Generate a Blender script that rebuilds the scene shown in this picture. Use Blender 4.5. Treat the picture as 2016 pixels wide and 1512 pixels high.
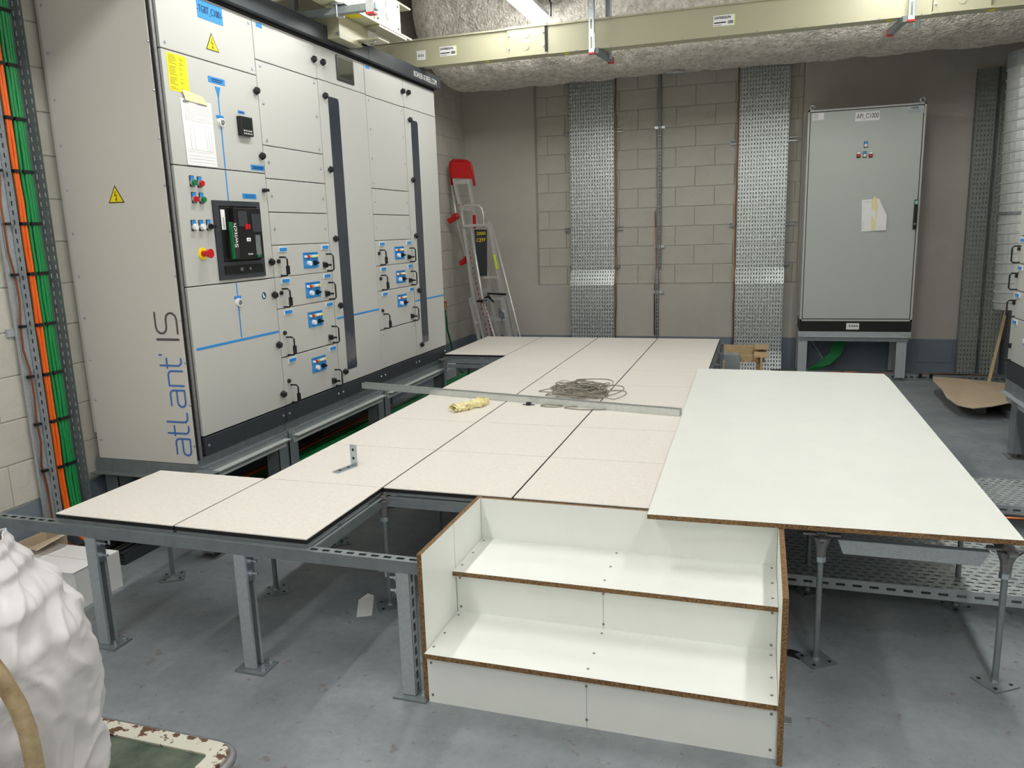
import bpy, bmesh, math, random
from mathutils import Vector, Matrix, noise
random.seed(7)
for o in list(bpy.data.objects): bpy.data.objects.remove(o, do_unlink=True)
S = bpy.context.scene
COL = S.collection
# ------------------------------------------------------------------ camera, world, lights, exposure
cd = bpy.data.cameras.new('camera'); cam = bpy.data.objects.new('camera', cd); COL.objects.link(cam)
S.camera = cam
cd.sensor_fit = 'HORIZONTAL'; cd.sensor_width = 36.0; cd.lens = 1518.3966 * 36.0 / 2016.0
cd.clip_start = 0.05; cd.clip_end = 60
_R = [[0.95267, 0.3024258, -0.0309609], [0.0295297, -0.1934181, -0.9806719], [-0.3025689, 0.9333424, -0.1931941]]
CX, CY, CZ = 2.75508, -2.30412, 1.64326
cam.matrix_world = Matrix(((_R[0][0], -_R[1][0], -_R[2][0], CX), (_R[0][1], -_R[1][1], -_R[2][1], CY), (_R[0][2], -_R[1][2], -_R[2][2], CZ), (0, 0, 0, 1)))
W = bpy.data.worlds.new('world'); S.world = W; W.use_nodes = True
W.node_tree.nodes['Background'].inputs[0].default_value = (0.8, 0.9, 1.0, 1)
W.node_tree.nodes['Background'].inputs[1].default_value = 0.01
S.view_settings.view_transform = 'Standard'; S.view_settings.look = 'None'
S.view_settings.exposure = 0.0; S.view_settings.gamma = 1.0; S.view_settings.use_curve_mapping = False
LAMP_E = 44.0          # glow of each 1.5 m tube luminaire's diffuser
LAMPS = [(x, y) for y in (4.03, 1.45, -1.15, -3.6, -6.1) for x in (0.83, 3.66)]  # last row is added, unseen fill light for the switchboard side panel
LAMP_Z = 3.45

# ------------------------------------------------------------------ helpers
def tag(o, label=None, cat=None, group=None, kind=None):
    if label: o['label'] = label
    if cat: o['category'] = cat
    if group: o['group'] = group
    if kind: o['kind'] = kind
    return o
def thing(name, label, cat, loc=(0, 0, 0), group=None):
    o = bpy.data.objects.new(name, None); o.location = loc; o.empty_display_size = 0.1
    COL.objects.link(o); tag(o, label, cat, group); return o
class MB:
    def __init__(s): s.v = []; s.f = []; s.m = []
    def quad(s, pts, mi=0):
        n = len(s.v); s.v += [tuple(p) for p in pts]; s.f.append(tuple(range(n, n + len(pts)))); s.m.append(mi); return s
    def box(s, x0, x1, y0, y1, z0, z1, mi=0):
        n = len(s.v)
        if x1 < x0: x0, x1 = x1, x0
        if y1 < y0: y0, y1 = y1, y0
        if z1 < z0: z0, z1 = z1, z0
        s.v += [(x0,y0,z0),(x1,y0,z0),(x1,y1,z0),(x0,y1,z0),(x0,y0,z1),(x1,y0,z1),(x1,y1,z1),(x0,y1,z1)]
        for q in ((0,3,2,1),(4,5,6,7),(0,1,5,4),(1,2,6,5),(2,3,7,6),(3,0,4,7)):
            s.f.append(tuple(n + i for i in q)); s.m.append(mi)
        return s
    def hexa(s, bot, top, mi=0):
        n = len(s.v); k = len(bot); s.v += [tuple(p) for p in bot] + [tuple(p) for p in top]
        s.f.append(tuple(n + i for i in reversed(range(k)))); s.m.append(mi)
        s.f.append(tuple(n + k + i for i in range(k))); s.m.append(mi)
        for i in range(k):
            j = (i + 1) % k; s.f.append((n + i, n + j, n + k + j, n + k + i)); s.m.append(mi)
        return s
    def bar(s, p0, p1, w, h, up=(0, 0, 1), mi=0):
        p0 = Vector(p0); p1 = Vector(p1); d = (p1 - p0).normalized(); u = Vector(up)
        a = d.cross(u)
        if a.length < 1e-4: a = d.cross(Vector((1, 0, 0)))
        a.normalize(); b = a.cross(d).normalized(); a *= w / 2; b *= h / 2
        return s.hexa([p0 - a - b, p0 + a - b, p0 + a + b, p0 - a + b], [p1 - a - b, p1 + a - b, p1 + a + b, p1 - a + b], mi)
    def cyl(s, p0, p1, r0, r1=None, n=12, mi=0, caps=True):
        if r1 is None: r1 = r0
        p0 = Vector(p0); p1 = Vector(p1); d = (p1 - p0).normalized()
        a = d.orthogonal().normalized(); b = d.cross(a); k = len(s.v)
        for p, r in ((p0, r0), (p1, r1)):
            for i in range(n):
                t = 2 * math.pi * i / n; s.v.append(tuple(p + a * math.cos(t) * r + b * math.sin(t) * r))
        for i in range(n):
            j = (i + 1) % n; s.f.append((k + i, k + j, k + n + j, k + n + i)); s.m.append(mi)
        if caps:
            s.f.append(tuple(k + i for i in reversed(range(n)))); s.m.append(mi)
            s.f.append(tuple(k + n + i for i in range(n))); s.m.append(mi)
        return s
    def tube(s, pts, r, n=8, mi=0, flat=1.0, closed=False):
        pts = [Vector(p) for p in pts]; k = len(s.v); N = len(pts); prev = None
        for i, p in enumerate(pts):
            a_ = pts[i - 1] if (i or closed) else p; b_ = pts[(i + 1) % N] if (i < N - 1 or closed) else p
            d = (b_ - a_)
            d = d.normalized() if d.length > 1e-9 else Vector((0, 0, 1))
            if prev is None: a = d.orthogonal().normalized()
            else:
                a = prev - d * prev.dot(d); a = a.normalized() if a.length > 1e-6 else d.orthogonal().normalized()
            prev = a; b = d.cross(a)
            for j in range(n):
                t = 2 * math.pi * j / n; s.v.append(tuple(p + a * math.cos(t) * r + b * math.sin(t) * r * flat))
        for i in range(N if closed else N - 1):
            for j in range(n):
                q = (j + 1) % n; i2 = (i + 1) % N
                s.f.append((k + i * n + j, k + i * n + q, k + i2 * n + q, k + i2 * n + j)); s.m.append(mi)
        if not closed:
            s.f.append(tuple(k + j for j in reversed(range(n)))); s.m.append(mi)
            s.f.append(tuple(k + (N - 1) * n + j for j in range(n))); s.m.append(mi)
        return s
    def prism(s, poly, off, mi=0):
        "poly: list of 3d points; off: extrusion vector"
        off = Vector(off); return s.hexa(poly, [Vector(p) + off for p in poly], mi)
    def build(s, name, mats, parent=None, smooth=False, bevel=0, **kw):
        me = bpy.data.meshes.new(name)
        if not s.v: s.v = [(0, 0, 0)]
        xs = [min(v[i] for v in s.v) for i in range(3)]; xe = [max(v[i] for v in s.v) for i in range(3)]
        c = Vector([(a + b) / 2 for a, b in zip(xs, xe)])
        if parent is None: c.z = xs[2]
        me.from_pydata([tuple(Vector(v) - c) for v in s.v], [], s.f)
        if not isinstance(mats, (list, tuple)): mats = [mats]
        for m_ in mats: me.materials.append(m_)
        if len(mats) > 1: me.polygons.foreach_set('material_index', s.m)
        if smooth: me.polygons.foreach_set('use_smooth', [True] * len(me.polygons))
        me.update()
        o = bpy.data.objects.new(name, me); o.location = c; COL.objects.link(o)
        if parent is not None: put(o, parent)
        if bevel:
            b = o.modifiers.new('bevel', 'BEVEL'); b.width = bevel; b.segments = 2; b.limit_method = 'ANGLE'
        tag(o, **kw)
        return o
def world_loc(o):
    l = Vector(o.location); p = o.parent
    return l if p is None else world_loc(p) + l
def put(o, parent):      # keep the world place, no rotation used on parents
    o.location = Vector(o.location) - world_loc(parent); o.parent = parent
def dup(o, parent, delta=(0, 0, 0), shift=False):
    c = o.copy(); COL.objects.link(c); c.parent = parent
    if shift: c.location = Vector(o.location) + Vector(delta)
    for ch in list(o.children): dup(ch, c)
    return c
def settle(o, loc):
    o.location = loc; return o

# ------------------------------------------------------------------ materials
def lin(c): return tuple(((x / 255.0) / 12.92 if x / 255.0 <= 0.04045 else ((x / 255.0 + 0.055) / 1.055) ** 2.4) for x in c)
def mat(name, rgb, rough=0.5, metal=0.0, var=0.0, vscale=8, bump=0.0, bscale=60, rgb2=None, spec=None, emit=0, dist=0.002, kind='noise', det=6, stretch=None):
    m = bpy.data.materials.new(name); m.use_nodes = True; nt = m.node_tree; N = nt.nodes; L = nt.links
    b = N['Principled BSDF']; c = lin(rgb); b.inputs['Base Color'].default_value = (*c, 1)
    b.inputs['Roughness'].default_value = rough; b.inputs['Metallic'].default_value = metal
    if spec is not None: b.inputs['Specular IOR Level'].default_value = spec
    if emit: b.inputs['Emission Color'].default_value = (*c, 1); b.inputs['Emission Strength'].default_value = emit
    tc = N.new('ShaderNodeTexCoord'); src = tc.outputs['Object']
    if stretch:
        mp = N.new('ShaderNodeMapping'); mp.inputs['Scale'].default_value = stretch; L.new(src, mp.inputs[0]); src = mp.outputs[0]
    if var or rgb2:
        t = N.new('ShaderNodeTexNoise' if kind == 'noise' else 'ShaderNodeTexVoronoi'); t.inputs['Scale'].default_value = vscale
        if kind == 'noise': t.inputs['Detail'].default_value = det; t.inputs['Roughness'].default_value = 0.65
        L.new(src, t.inputs['Vector'])
        r = N.new('ShaderNodeValToRGB'); e = r.color_ramp.elements
        if rgb2: c0 = lin(rgb2); c1 = c
        else: c0 = tuple(x * (1 - var) for x in c); c1 = tuple(min(1, x * (1 + var)) for x in c)
        e[0].color = (*c0, 1); e[1].color = (*c1, 1); e[0].position = 0.3; e[1].position = 0.7
        L.new(t.outputs['Fac' if kind == 'noise' else 'Color'], r.inputs[0]); L.new(r.outputs[0], b.inputs['Base Color'])
        if kind != 'noise':
            mr = N.new('ShaderNodeMapRange'); mr.inputs[3].default_value = max(0.05, rough - 0.13); mr.inputs[4].default_value = min(1, rough + 0.15)
            L.new(r.outputs[0], mr.inputs[0]); L.new(mr.outputs[0], b.inputs['Roughness'])
    if bump:
        t2 = N.new('ShaderNodeTexNoise'); t2.inputs['Scale'].default_value = bscale; t2.inputs['Detail'].default_value = 5
        L.new(src, t2.inputs['Vector']); bp = N.new('ShaderNodeBump'); bp.inputs['Strength'].default_value = bump
        bp.inputs['Distance'].default_value = dist; L.new(t2.outputs['Fac'], bp.inputs['Height']); L.new(bp.outputs[0], b.inputs['Normal'])
    return m
M = {}
M['paint'] = mat('light_grey_paint', (190, 191, 187), 0.45, bump=0.25, bscale=350, dist=0.0006)
M['apipaint'] = mat('pale_grey_green_paint', (184, 191, 186), 0.5, bump=0.2, bscale=350, dist=0.0006)
M['paintlifted'] = mat('light_grey_paint_lifted', (210, 208, 202), 0.4, bump=0.3, bscale=300, dist=0.0006)  # same grey paint as the doors, lightened to offset dim light on side panels
M['anthracite'] = mat('anthracite_paint', (50, 54, 60), 0.55, bump=0.2, bscale=300, dist=0.0005)
M['black'] = mat('black_plastic', (22, 22, 24), 0.35)
M['seal'] = mat('black_rubber', (14, 14, 15), 0.6)
M['galv'] = mat('galvanised_steel', (184, 191, 196), 0.42, 0.5, var=0.05, vscale=110, kind='voronoi')
M['galvdark'] = mat('dull_galvanised_steel', (138, 147, 150), 0.46, 0.55, var=0.12, vscale=14)
M['traydull'] = mat('dull_tray_steel', (150, 155, 152), 0.5, 0.3, var=0.08, vscale=20)
M['galvlight'] = mat('pale_galvanised_steel', (206, 211, 208), 0.42, 0.4, var=0.08, vscale=30)
M['traymetal'] = mat('spangled_tray_steel', (205, 211, 213), 0.33, 0.6, var=0.12, vscale=80, kind='voronoi', bump=0.6, bscale=45, dist=0.004)
M['zinc'] = mat('bright_zinc', (190, 200, 208), 0.28, 0.85, var=0.08, vscale=20)
M['castzinc'] = mat('dull_cast_zinc', (140, 140, 142), 0.5, 0.6, var=0.15, vscale=30)
M['alu'] = mat('aluminium', (214, 214, 212), 0.34, 0.55, var=0.08, vscale=15)
M['tile'] = mat('speckled_white_laminate', (236, 231, 224), 0.42, rgb2=(225, 219, 211), vscale=55, det=8, bump=0.05, bscale=200)
M['tilecore'] = mat('black_tile_core', (16, 16, 18), 0.6)
M['board'] = mat('white_melamine', (234, 237, 232), 0.36, var=0.02, vscale=4)
M['chip'] = mat('chipboard_core', (160, 125, 84), 0.85, rgb2=(62, 42, 24), vscale=160, det=4, bump=0.8, bscale=150, dist=0.003)
M['white'] = mat('white_plastic', (235, 235, 235), 0.35)
M['paper'] = mat('white_paper', (240, 240, 240), 0.7)
M['print'] = mat('grey_print', (120, 122, 126), 0.7)
M['ink'] = mat('black_print', (25, 25, 28), 0.6)
M['blue'] = mat('blue_label_plastic', (40, 138, 214), 0.4)
M['bluedark'] = mat('dark_blue_print', (20, 62, 110), 0.5)
M['logo_blue'] = mat('blue_logo_film', (72, 118, 190), 0.4)
M['logo_grey'] = mat('grey_logo_film', (92, 84, 92), 0.4)
M['yellow'] = mat('yellow_sheet', (246, 226, 20), 0.55)
M['red'] = mat('red_plastic', (196, 24, 30), 0.3)
M['green'] = mat('green_plastic', (20, 120, 66), 0.3)
M['amber'] = mat('amber_lens', (214, 186, 60), 0.25)
M['glass'] = mat('dark_window_glass', (56, 61, 72), 0.10, spec=0.9, bump=0.25, bscale=25, dist=0.004)
M['screen'] = mat('dark_screen_glass', (44, 48, 46), 0.08)
M['tape'] = mat('masking_tape', (236, 226, 176), 0.7)
M['orange'] = mat('orange_cable_sheath', (240, 104, 22), 0.42)
M['gcable'] = mat('green_cable_sheath', (22, 140, 74), 0.42)
M['copper'] = mat('bare_copper', (176, 104, 66), 0.3, 0.85)
M['beige'] = mat('beige_busbar_paint', (172, 170, 144), 0.42, var=0.02, vscale=3)
M['cream'] = mat('cream_busbar_paint', (212, 210, 180), 0.42)
M['wood'] = mat('pale_pine', (214, 192, 152), 0.6, rgb2=(182, 154, 112), vscale=6, stretch=(1.5, 30, 30), bump=0.2, bscale=40)
M['cardb'] = mat('brown_cardboard', (194, 174, 148), 0.8, var=0.05, vscale=5)
M['hose'] = mat('green_hose', (16, 96, 60), 0.35)
M['strap'] = mat('grey_strapping', (146, 142, 130), 0.4, 0.2, var=0.2, vscale=30)
M['bag'] = mat('white_woven_bag', (214, 211, 213), 0.42, var=0.04, vscale=6, bump=0.35, bscale=20, dist=0.006)
M['tubepaint'] = mat('dirty_cream_paint', (188, 170, 132), 0.4, rgb2=(112, 86, 56), vscale=9)
M['brass'] = mat('brass', (186, 150, 90), 0.3, 0.9)
M['mesh_plastic'] = mat('smoky_plastic_bag', (150, 162, 168), 0.25, bump=0.6, bscale=12, dist=0.01)
M['hv'] = mat('neon_yellow_sticker', (206, 240, 30), 0.5)
M['lampglow'] = mat('lit_lamp_diffuser', (255, 254, 249), 0.5, emit=LAMP_E)
def wallmat(name, rgb, bumps):
    m = mat(name, rgb, 0.85, var=0.07, vscale=2.2, bump=bumps, bscale=28, dist=0.006); return m
M['wall'] = wallmat('painted_concrete', (190, 187, 179), 0.35)
M['block'] = wallmat('painted_concrete_block', (194, 191, 182), 0.9)
M['mortar'] = wallmat('painted_mortar', (178, 175, 166), 0.9)
M['dado'] = mat('blue_grey_dado_paint', (118, 130, 142), 0.55, var=0.06, vscale=3, bump=0.4, bscale=30, dist=0.004)
M['ceil'] = mat('dark_sprayed_ceiling', (110, 105, 98), 0.95, var=0.2, vscale=6, bump=1.0, bscale=18, dist=0.03)
def floormat():
    m = bpy.data.materials.new('grey_epoxy_floor'); m.use_nodes = True; nt = m.node_tree; N = nt.nodes; L = nt.links
    b = N['Principled BSDF']; tc = N.new('ShaderNodeTexCoord')
    def nz(s, d=6, r=0.6):
        t = N.new('ShaderNodeTexNoise'); t.inputs['Scale'].default_value = s; t.inputs['Detail'].default_value = d
        t.inputs['Roughness'].default_value = r; L.new(tc.outputs['Object'], t.inputs['Vector']); return t.outputs['Fac']
    def ramp(f, stops):
        r = N.new('ShaderNodeValToRGB'); e = r.color_ramp.elements
        while len(e) < len(stops): e.new(0.5)
        for q, (p, c) in zip(e, stops): q.position = p; q.color = (*c, 1)
        L.new(f, r.inputs[0]); return r.outputs[0]
    base = ramp(nz(2.4, 10, 0.78), [(0.3, lin((112, 119, 124))), (0.52, lin((135, 141, 146))), (0.72, lin((156, 160, 163)))])
    st = ramp(nz(17.0, 7, 0.6), [(0.0, (0, 0, 0)), (0.63, (0, 0, 0)), (0.68, (1, 1, 1))])
    sp = ramp(nz(34.0, 5, 0.7), [(0.0, (0, 0, 0)), (0.62, (0, 0, 0)), (0.70, (1, 1, 1))])
    def mix(f, a, colr, k):
        x = N.new('ShaderNodeMix'); x.data_type = 'RGBA'
        mu = N.new('ShaderNodeMath'); mu.operation = 'MULTIPLY'; mu.inputs[1].default_value = k; L.new(f, mu.inputs[0])
        L.new(mu.outputs[0], x.inputs['Factor']); L.new(a, x.inputs['A']); x.inputs['B'].default_value = (*colr, 1); return x.outputs['Result']
    c = mix(st, base, lin((112, 98, 90)), 0.55); c = mix(sp, c, lin((84, 84, 88)), 0.5)
    L.new(c, b.inputs['Base Color'])
    rr = N.new('ShaderNodeMapRange'); rr.inputs[3].default_value = 0.28; rr.inputs[4].default_value = 0.6
    L.new(nz(2.5, 7), rr.inputs[0]); L.new(rr.outputs[0], b.inputs['Roughness'])
    bp = N.new('ShaderNodeBump'); bp.inputs['Strength'].default_value = 0.25; bp.inputs['Distance'].default_value = 0.004
    L.new(nz(30, 6), bp.inputs['Height']); L.new(bp.outputs[0], b.inputs['Normal']); return m
M['floor'] = floormat()
def woolmat():
    m = mat('sprayed_mineral_wool', (242, 238, 230), 0.95, rgb2=(176, 170, 160), vscale=18, det=10, bump=1.0, bscale=42, dist=0.04); return m
M['wool'] = woolmat()
def deckmat():
    return mat('worn_green_deck', (112, 124, 108), 0.4, rgb2=(50, 68, 58), vscale=11, det=10, bump=0.4, bscale=30)
M['deck'] = deckmat()
M['chipped'] = mat('chipped_cream_paint', (206, 204, 190), 0.45, rgb2=(96, 66, 48), vscale=22, det=4)
e_ = [n for n in M['chipped'].node_tree.nodes if n.type == 'VALTORGB'][0].color_ramp.elements
e_[0].position = 0.42; e_[1].position = 0.45

TXT = {}
def text_obj(body, size, matl, parent, origin, ux, uy, width=None, name='lettering', extr=0.0006, bold=0.0, align='CENTER'):
    "flat lettering laid on a surface: origin = centre, ux = reading direction, uy = up direction"
    cu = bpy.data.curves.new('lettering', 'FONT'); cu.body = body; cu.size = size; cu.align_x = align; cu.align_y = 'CENTER'
    cu.extrude = extr; cu.offset = bold
    to = bpy.data.objects.new('tmp', cu); COL.objects.link(to)
    dg = bpy.context.evaluated_depsgraph_get(); me = bpy.data.meshes.new_from_object(to.evaluated_get(dg))
    bpy.data.objects.remove(to); me.name = name; me.materials.clear(); me.materials.append(matl)
    xs = [v.co.x for v in me.vertices]; ys = [v.co.y for v in me.vertices]
    cx, cy = (min(xs) + max(xs)) / 2, (min(ys) + max(ys)) / 2; w = max(xs) - min(xs)
    k = (width / w) if width else 1.0
    ux = Vector(ux); uy = Vector(uy); n = ux.cross(uy)
    for v in me.vertices:
        p = ux * ((v.co.x - cx) * k) + uy * (v.co.y - cy) + n * v.co.z; v.co = p
    o = bpy.data.objects.new(name, me); o.location = origin; COL.objects.link(o); put(o, parent); return o
# ------------------------------------------------------------------ room shell
XL, YB, XR, YF, ZC = -0.78, 7.0, 5.75, -7.5, 4.8
MB().box(XL - 0.3, XR + 0.2, YF - 0.2, YB + 0.4, -0.15, 0).build('floor', M['floor'], kind='structure')
MB().box(XL - 0.3, XR + 0.2, YF - 0.2, YB + 0.4, ZC, ZC + 0.15).build('ceiling', M['ceil'], kind='structure')
w = MB().box(XL - 0.25, XL - 0.006, YF, YB + 0.3, 0, ZC); wl = w.build('wall_left', M['mortar'], kind='structure')
BM = {}
def blk(parent, x0, x1, y0, y1, z0, z1, m):
    k = (round(x1 - x0, 3), round(y1 - y0, 3), round(z1 - z0, 3), m.name)
    if k not in BM:
        o = MB().box(x0, x1, y0, y1, z0, z1).build('block', m, parent, bevel=0.004); BM[k] = o.data
        o.location.z += 0
    else:
        o = bpy.data.objects.new('block', BM[k]); o.location = ((x0 + x1) / 2, (y0 + y1) / 2, (z0 + z1) / 2); COL.objects.link(o); put(o, parent)
        b = o.modifiers.new('bevel', 'BEVEL'); b.width = 0.005; b.segments = 2
    return o
LH, LW, G = 0.218, 0.44, 0.004
for r in range(0, 20):
    z0 = 0.36 + r * LH
    off = (r % 2) * LW / 2
    y = -2.2 + off
    while y < YB:
        if y < 1.1 or y > 4.1:
            blk(wl, XL - 0.03, XL, y + G / 2, min(y + LW, YB) - G / 2, z0 + G / 2, z0 + LH - G / 2, M['block'])
        y += LW
MB().box(XL - 0.05, XL + 0.001, YF, YB, 0, 0.355).build('baseboard_left', M['dado'], kind='structure')
RX0, RX1, RZ = 0.12, 3.15, 0.985
w = MB()
w.box(XL - 0.2, RX0, YB, YB + 0.3, 0.36, ZC).box(RX0, RX1, YB, YB + 0.3, 0.36, RZ).box(RX1, XR + 0.2, YB, YB + 0.3, 0.36, ZC).box(RX0, RX1, YB + 0.096, YB + 0.3, RZ, ZC)
wb = w.build('wall_back', M['wall'], kind='structure')
BH = 0.2225
for r in range(0, 17):
    z0 = RZ + r * BH; off = (r % 2) * 0.2185
    if z0 + BH > ZC: break
    x = 0.02 - 0.437 + off + 0.018
    while x < RX1:
        a, b = max(x, RX0) + G / 2, min(x + 0.437, RX1) - G / 2
        if b - a > 0.03: blk(wb, a, b, YB + 0.085, YB + 0.11, z0 + G / 2, z0 + BH - G / 2, M['block'])
        x += 0.437
MB().box(XL, XR, YB - 0.003, YB + 0.1, 0, 0.36).build('baseboard_back', M['dado'], kind='structure')
MB().box(XR, XR + 0.2, YF, YB + 0.3, 0, ZC).build('wall_right', M['wall'], kind='structure')
MB().box(XL - 0.2, XR + 0.2, YF - 0.2, YF, 0, ZC).build('wall_front', M['wall'], kind='structure')

# ------------------------------------------------------------------ perforated sheet helper
def perf(mb, o, u, v, W, H, nu, nv, fu=0.35, fv=0.6, stagger=False, mi=0):
    o = Vector(o); u = Vector(u); v = Vector(v); du = W / nu; dv = H / nv
    P = lambda a, b: o + u * a + v * b
    for j in range(nv):
        b0 = j * dv; b3 = b0 + dv; b1 = b0 + dv * (1 - fv) / 2; b2 = b3 - dv * (1 - fv) / 2
        mb.quad([P(0, b0), P(W, b0), P(W, b1), P(0, b1)], mi); mb.quad([P(0, b2), P(W, b2), P(W, b3), P(0, b3)], mi)
        sh = (du / 2 if (stagger and j % 2) else 0); a = 0
        for i in range(nu if not sh else nu - 1):
            h0 = sh + i * du + du * (1 - fu) / 2; h1 = sh + (i + 1) * du - du * (1 - fu) / 2
            mb.quad([P(a, b1), P(h0, b1), P(h0, b2), P(a, b2)], mi); a = h1
        mb.quad([P(a, b1), P(W, b1), P(W, b2), P(a, b2)], mi)
    return mb

# ------------------------------------------------------------------ raised platform
H = 0.56
plat = thing('raised_floor', 'raised platform of speckled white tiles on steel pedestals and channel legs', 'platform', (1.2, 2.4, 0))
def tile_mb():
    m = MB(); a, b = 0.2955, 0.2982
    m.box(-a, a, -b, b, H - 0.004, H, 0).box(-a, a, -b, b, H - 0.020, H - 0.004, 1).box(-a + 0.004, a - 0.004, -b + 0.004, b - 0.004, H - 0.034, H - 0.020, 2); return m
first_tile = None; cells = []
for j in range(0, 9):
    for i in range(0, 4):
        if j == 0 and i > 1: continue
        if i == 0 and not (j == 0 or j >= 7): continue
        cells.append((i, j))
for j in range(1, 6):
    for i in (4, 5): cells.append((i, j))
nodes = set()
for i, j in cells:
    if first_tile is None:
        m = tile_mb(); first_tile = m.build('floor_tile', [M['tile'], M['tilecore'], M['galvdark']]); tdata = first_tile.data; zc = first_tile.location.z
        zc = 0; tmp = first_tile; tz = tmp.location.z
        tmp.location = (0.3 + 0.6 * i, 0.3 + 0.6 * j, tz); put(tmp, plat)
    else:
        o = bpy.data.objects.new('floor_tile', tdata); o.location = (0.3 + 0.6 * i, 0.3 + 0.6 * j, tz); COL.objects.link(o); put(o, plat)
    for a in (0, 1):
        for b in (0, 1): nodes.add((i + a, j + b))
ped = None
def make_ped():
    rod = MB().cyl((0, 0, 0.006), (0, 0, 0.42), 0.011, n=12).build('pedestal', M['galvdark'], plat, smooth=False)
    hd = MB().cyl((0, 0, 0.405), (0, 0, 0.425), 0.019, n=6).build('nut', M['zinc'], rod)
    h2 = MB().cyl((0, 0, 0.425), (0, 0, 0.462), 0.017, 0.02, 10).cyl((0, 0, 0.462), (0, 0, 0.505), 0.02, 0.036, 10)
    for k in range(4):
        t = k * math.pi / 2; h2.bar((0, 0, 0.512), (0.065 * math.cos(t), 0.065 * math.sin(t), 0.512), 0.022, 0.008)
        h2.hexa([(0.012*math.cos(t+s_)+0, 0.012*math.sin(t+s_), 0.47) for s_ in (-0.6, 0.6, 0)][:3], [(0.055*math.cos(t+s_), 0.055*math.sin(t+s_), 0.51) for s_ in (-0.12, 0.12, 0)][:3])
    h2.cyl((0, 0, 0.512), (0, 0, 0.524), 0.02, n=10)
    h2.build('pedestal_head', M['castzinc'], rod)
    t = 0.6; c_, s_ = math.cos(t), math.sin(t); b = MB(); a = 0.055
    def R2(x, y): return (x * c_ - y * s_, x * s_ + y * c_)
    b.hexa([(*R2(x, y), 0.0) for x, y in ((-a, -a), (a, -a), (a, a), (-a, a))], [(*R2(x, y), 0.006) for x, y in ((-a, -a), (a, -a), (a, a), (-a, a))])
    b.cyl((0, 0, 0.006), (0, 0, 0.016), 0.016, 0.012, 10)
    for q in ((-0.035, -0.035), (0.035, 0.035), (-0.035, 0.035), (0.035, -0.035)):
        x, y = R2(*q); b.cyl((x, y, 0.006), (x, y, 0.0075), 0.007, n=8, mi=1)
    b.build('base_plate', [M['galvdark'], M['seal']], rod)
    return rod
ped = make_ped(); pedloc = None
skip = {(0, 0), (1, 0), (2, 0), (3, 1), (4, 1)}
nl = [n for n in sorted(nodes) if n not in skip]
for k, (i, j) in enumerate(nl):
    o = ped if k == 0 else dup(ped, plat)
    x, y = 0.6 * i, 0.6 * j
    o.location = (x - 1.2, y - 2.4, ped.location.z)
# stringers along exposed edges
def stringer(x0, y0, x1, y1, z0=0.478, z1=0.52, w=0.022, m='galvdark'):
    return MB().bar((x0, y0, (z0 + z1) / 2), (x1, y1, (z0 + z1) / 2), w, z1 - z0).build('stringer', M[m], plat)
stringer(1.225, 0.6, 1.80, 0.6); stringer(1.2, 0.03, 1.2, 0.575); stringer(1.825, 0.6, 2.37, 0.6)
stringer(0.03, 4.2, 0.57, 4.2); stringer(0.03, 4.2 - 0.03, 0.57, 4.2 - 0.03, 0.44, 0.47)
for y in (3.6, 4.2, 4.8): stringer(2.4, y + 0.03, 2.4, y + 0.57)
stringer(0.6, 0.63, 0.6, 1.17); stringer(0.03, 0.6, 0.57, 0.6); stringer(0.63, 0.6, 1.17, 0.6)
s_ = MB().hexa([(3.055, 0.585, 0.50), (3.545, 0.585, 0.50), (3.52, 0.590, 0.445), (3.075, 0.590, 0.445)], [(3.055, 0.615, 0.50), (3.545, 0.615, 0.50), (3.52, 0.610, 0.445), (3.075, 0.610, 0.445)])
s_.build('stringer', M['galv'], plat, label='bright galvanised cross beam under the white board')
for y in (0.6, 1.2, 1.8): stringer(3.6, y + 0.03, 3.6, y + 0.57)
# front strut channel with slots
CH0, CH1 = 0.480, 0.525
ch = MB(); ya, yb = -0.022, 0.022
ch.box(-0.765, 1.648, ya, ya + 0.003, CH0, CH1 - 0.0008).box(-0.765, 1.648, yb - 0.003, yb, CH0, CH1 - 0.0008)
ch.quad([(0.0, ya, CH1), (1.2, ya, CH1), (1.2, yb, CH1), (0.0, yb, CH1)])
perf(ch, (-0.765, ya, CH1), (1, 0, 0), (0, 1, 0), 0.765, yb - ya, 15, 1, 0.62, 0.36)
perf(ch, (1.2, ya, CH1), (1, 0, 0), (0, 1, 0), 0.448, yb - ya, 9, 1, 0.6, 0.36)
ch.box(-0.765, 1.648, ya + 0.003, ya + 0.010, CH0, CH0 + 0.003).box(-0.765, 1.648, yb - 0.010, yb - 0.003, CH0, CH0 + 0.003)
ch.build('edge_channel', M['galvdark'], plat)
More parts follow.
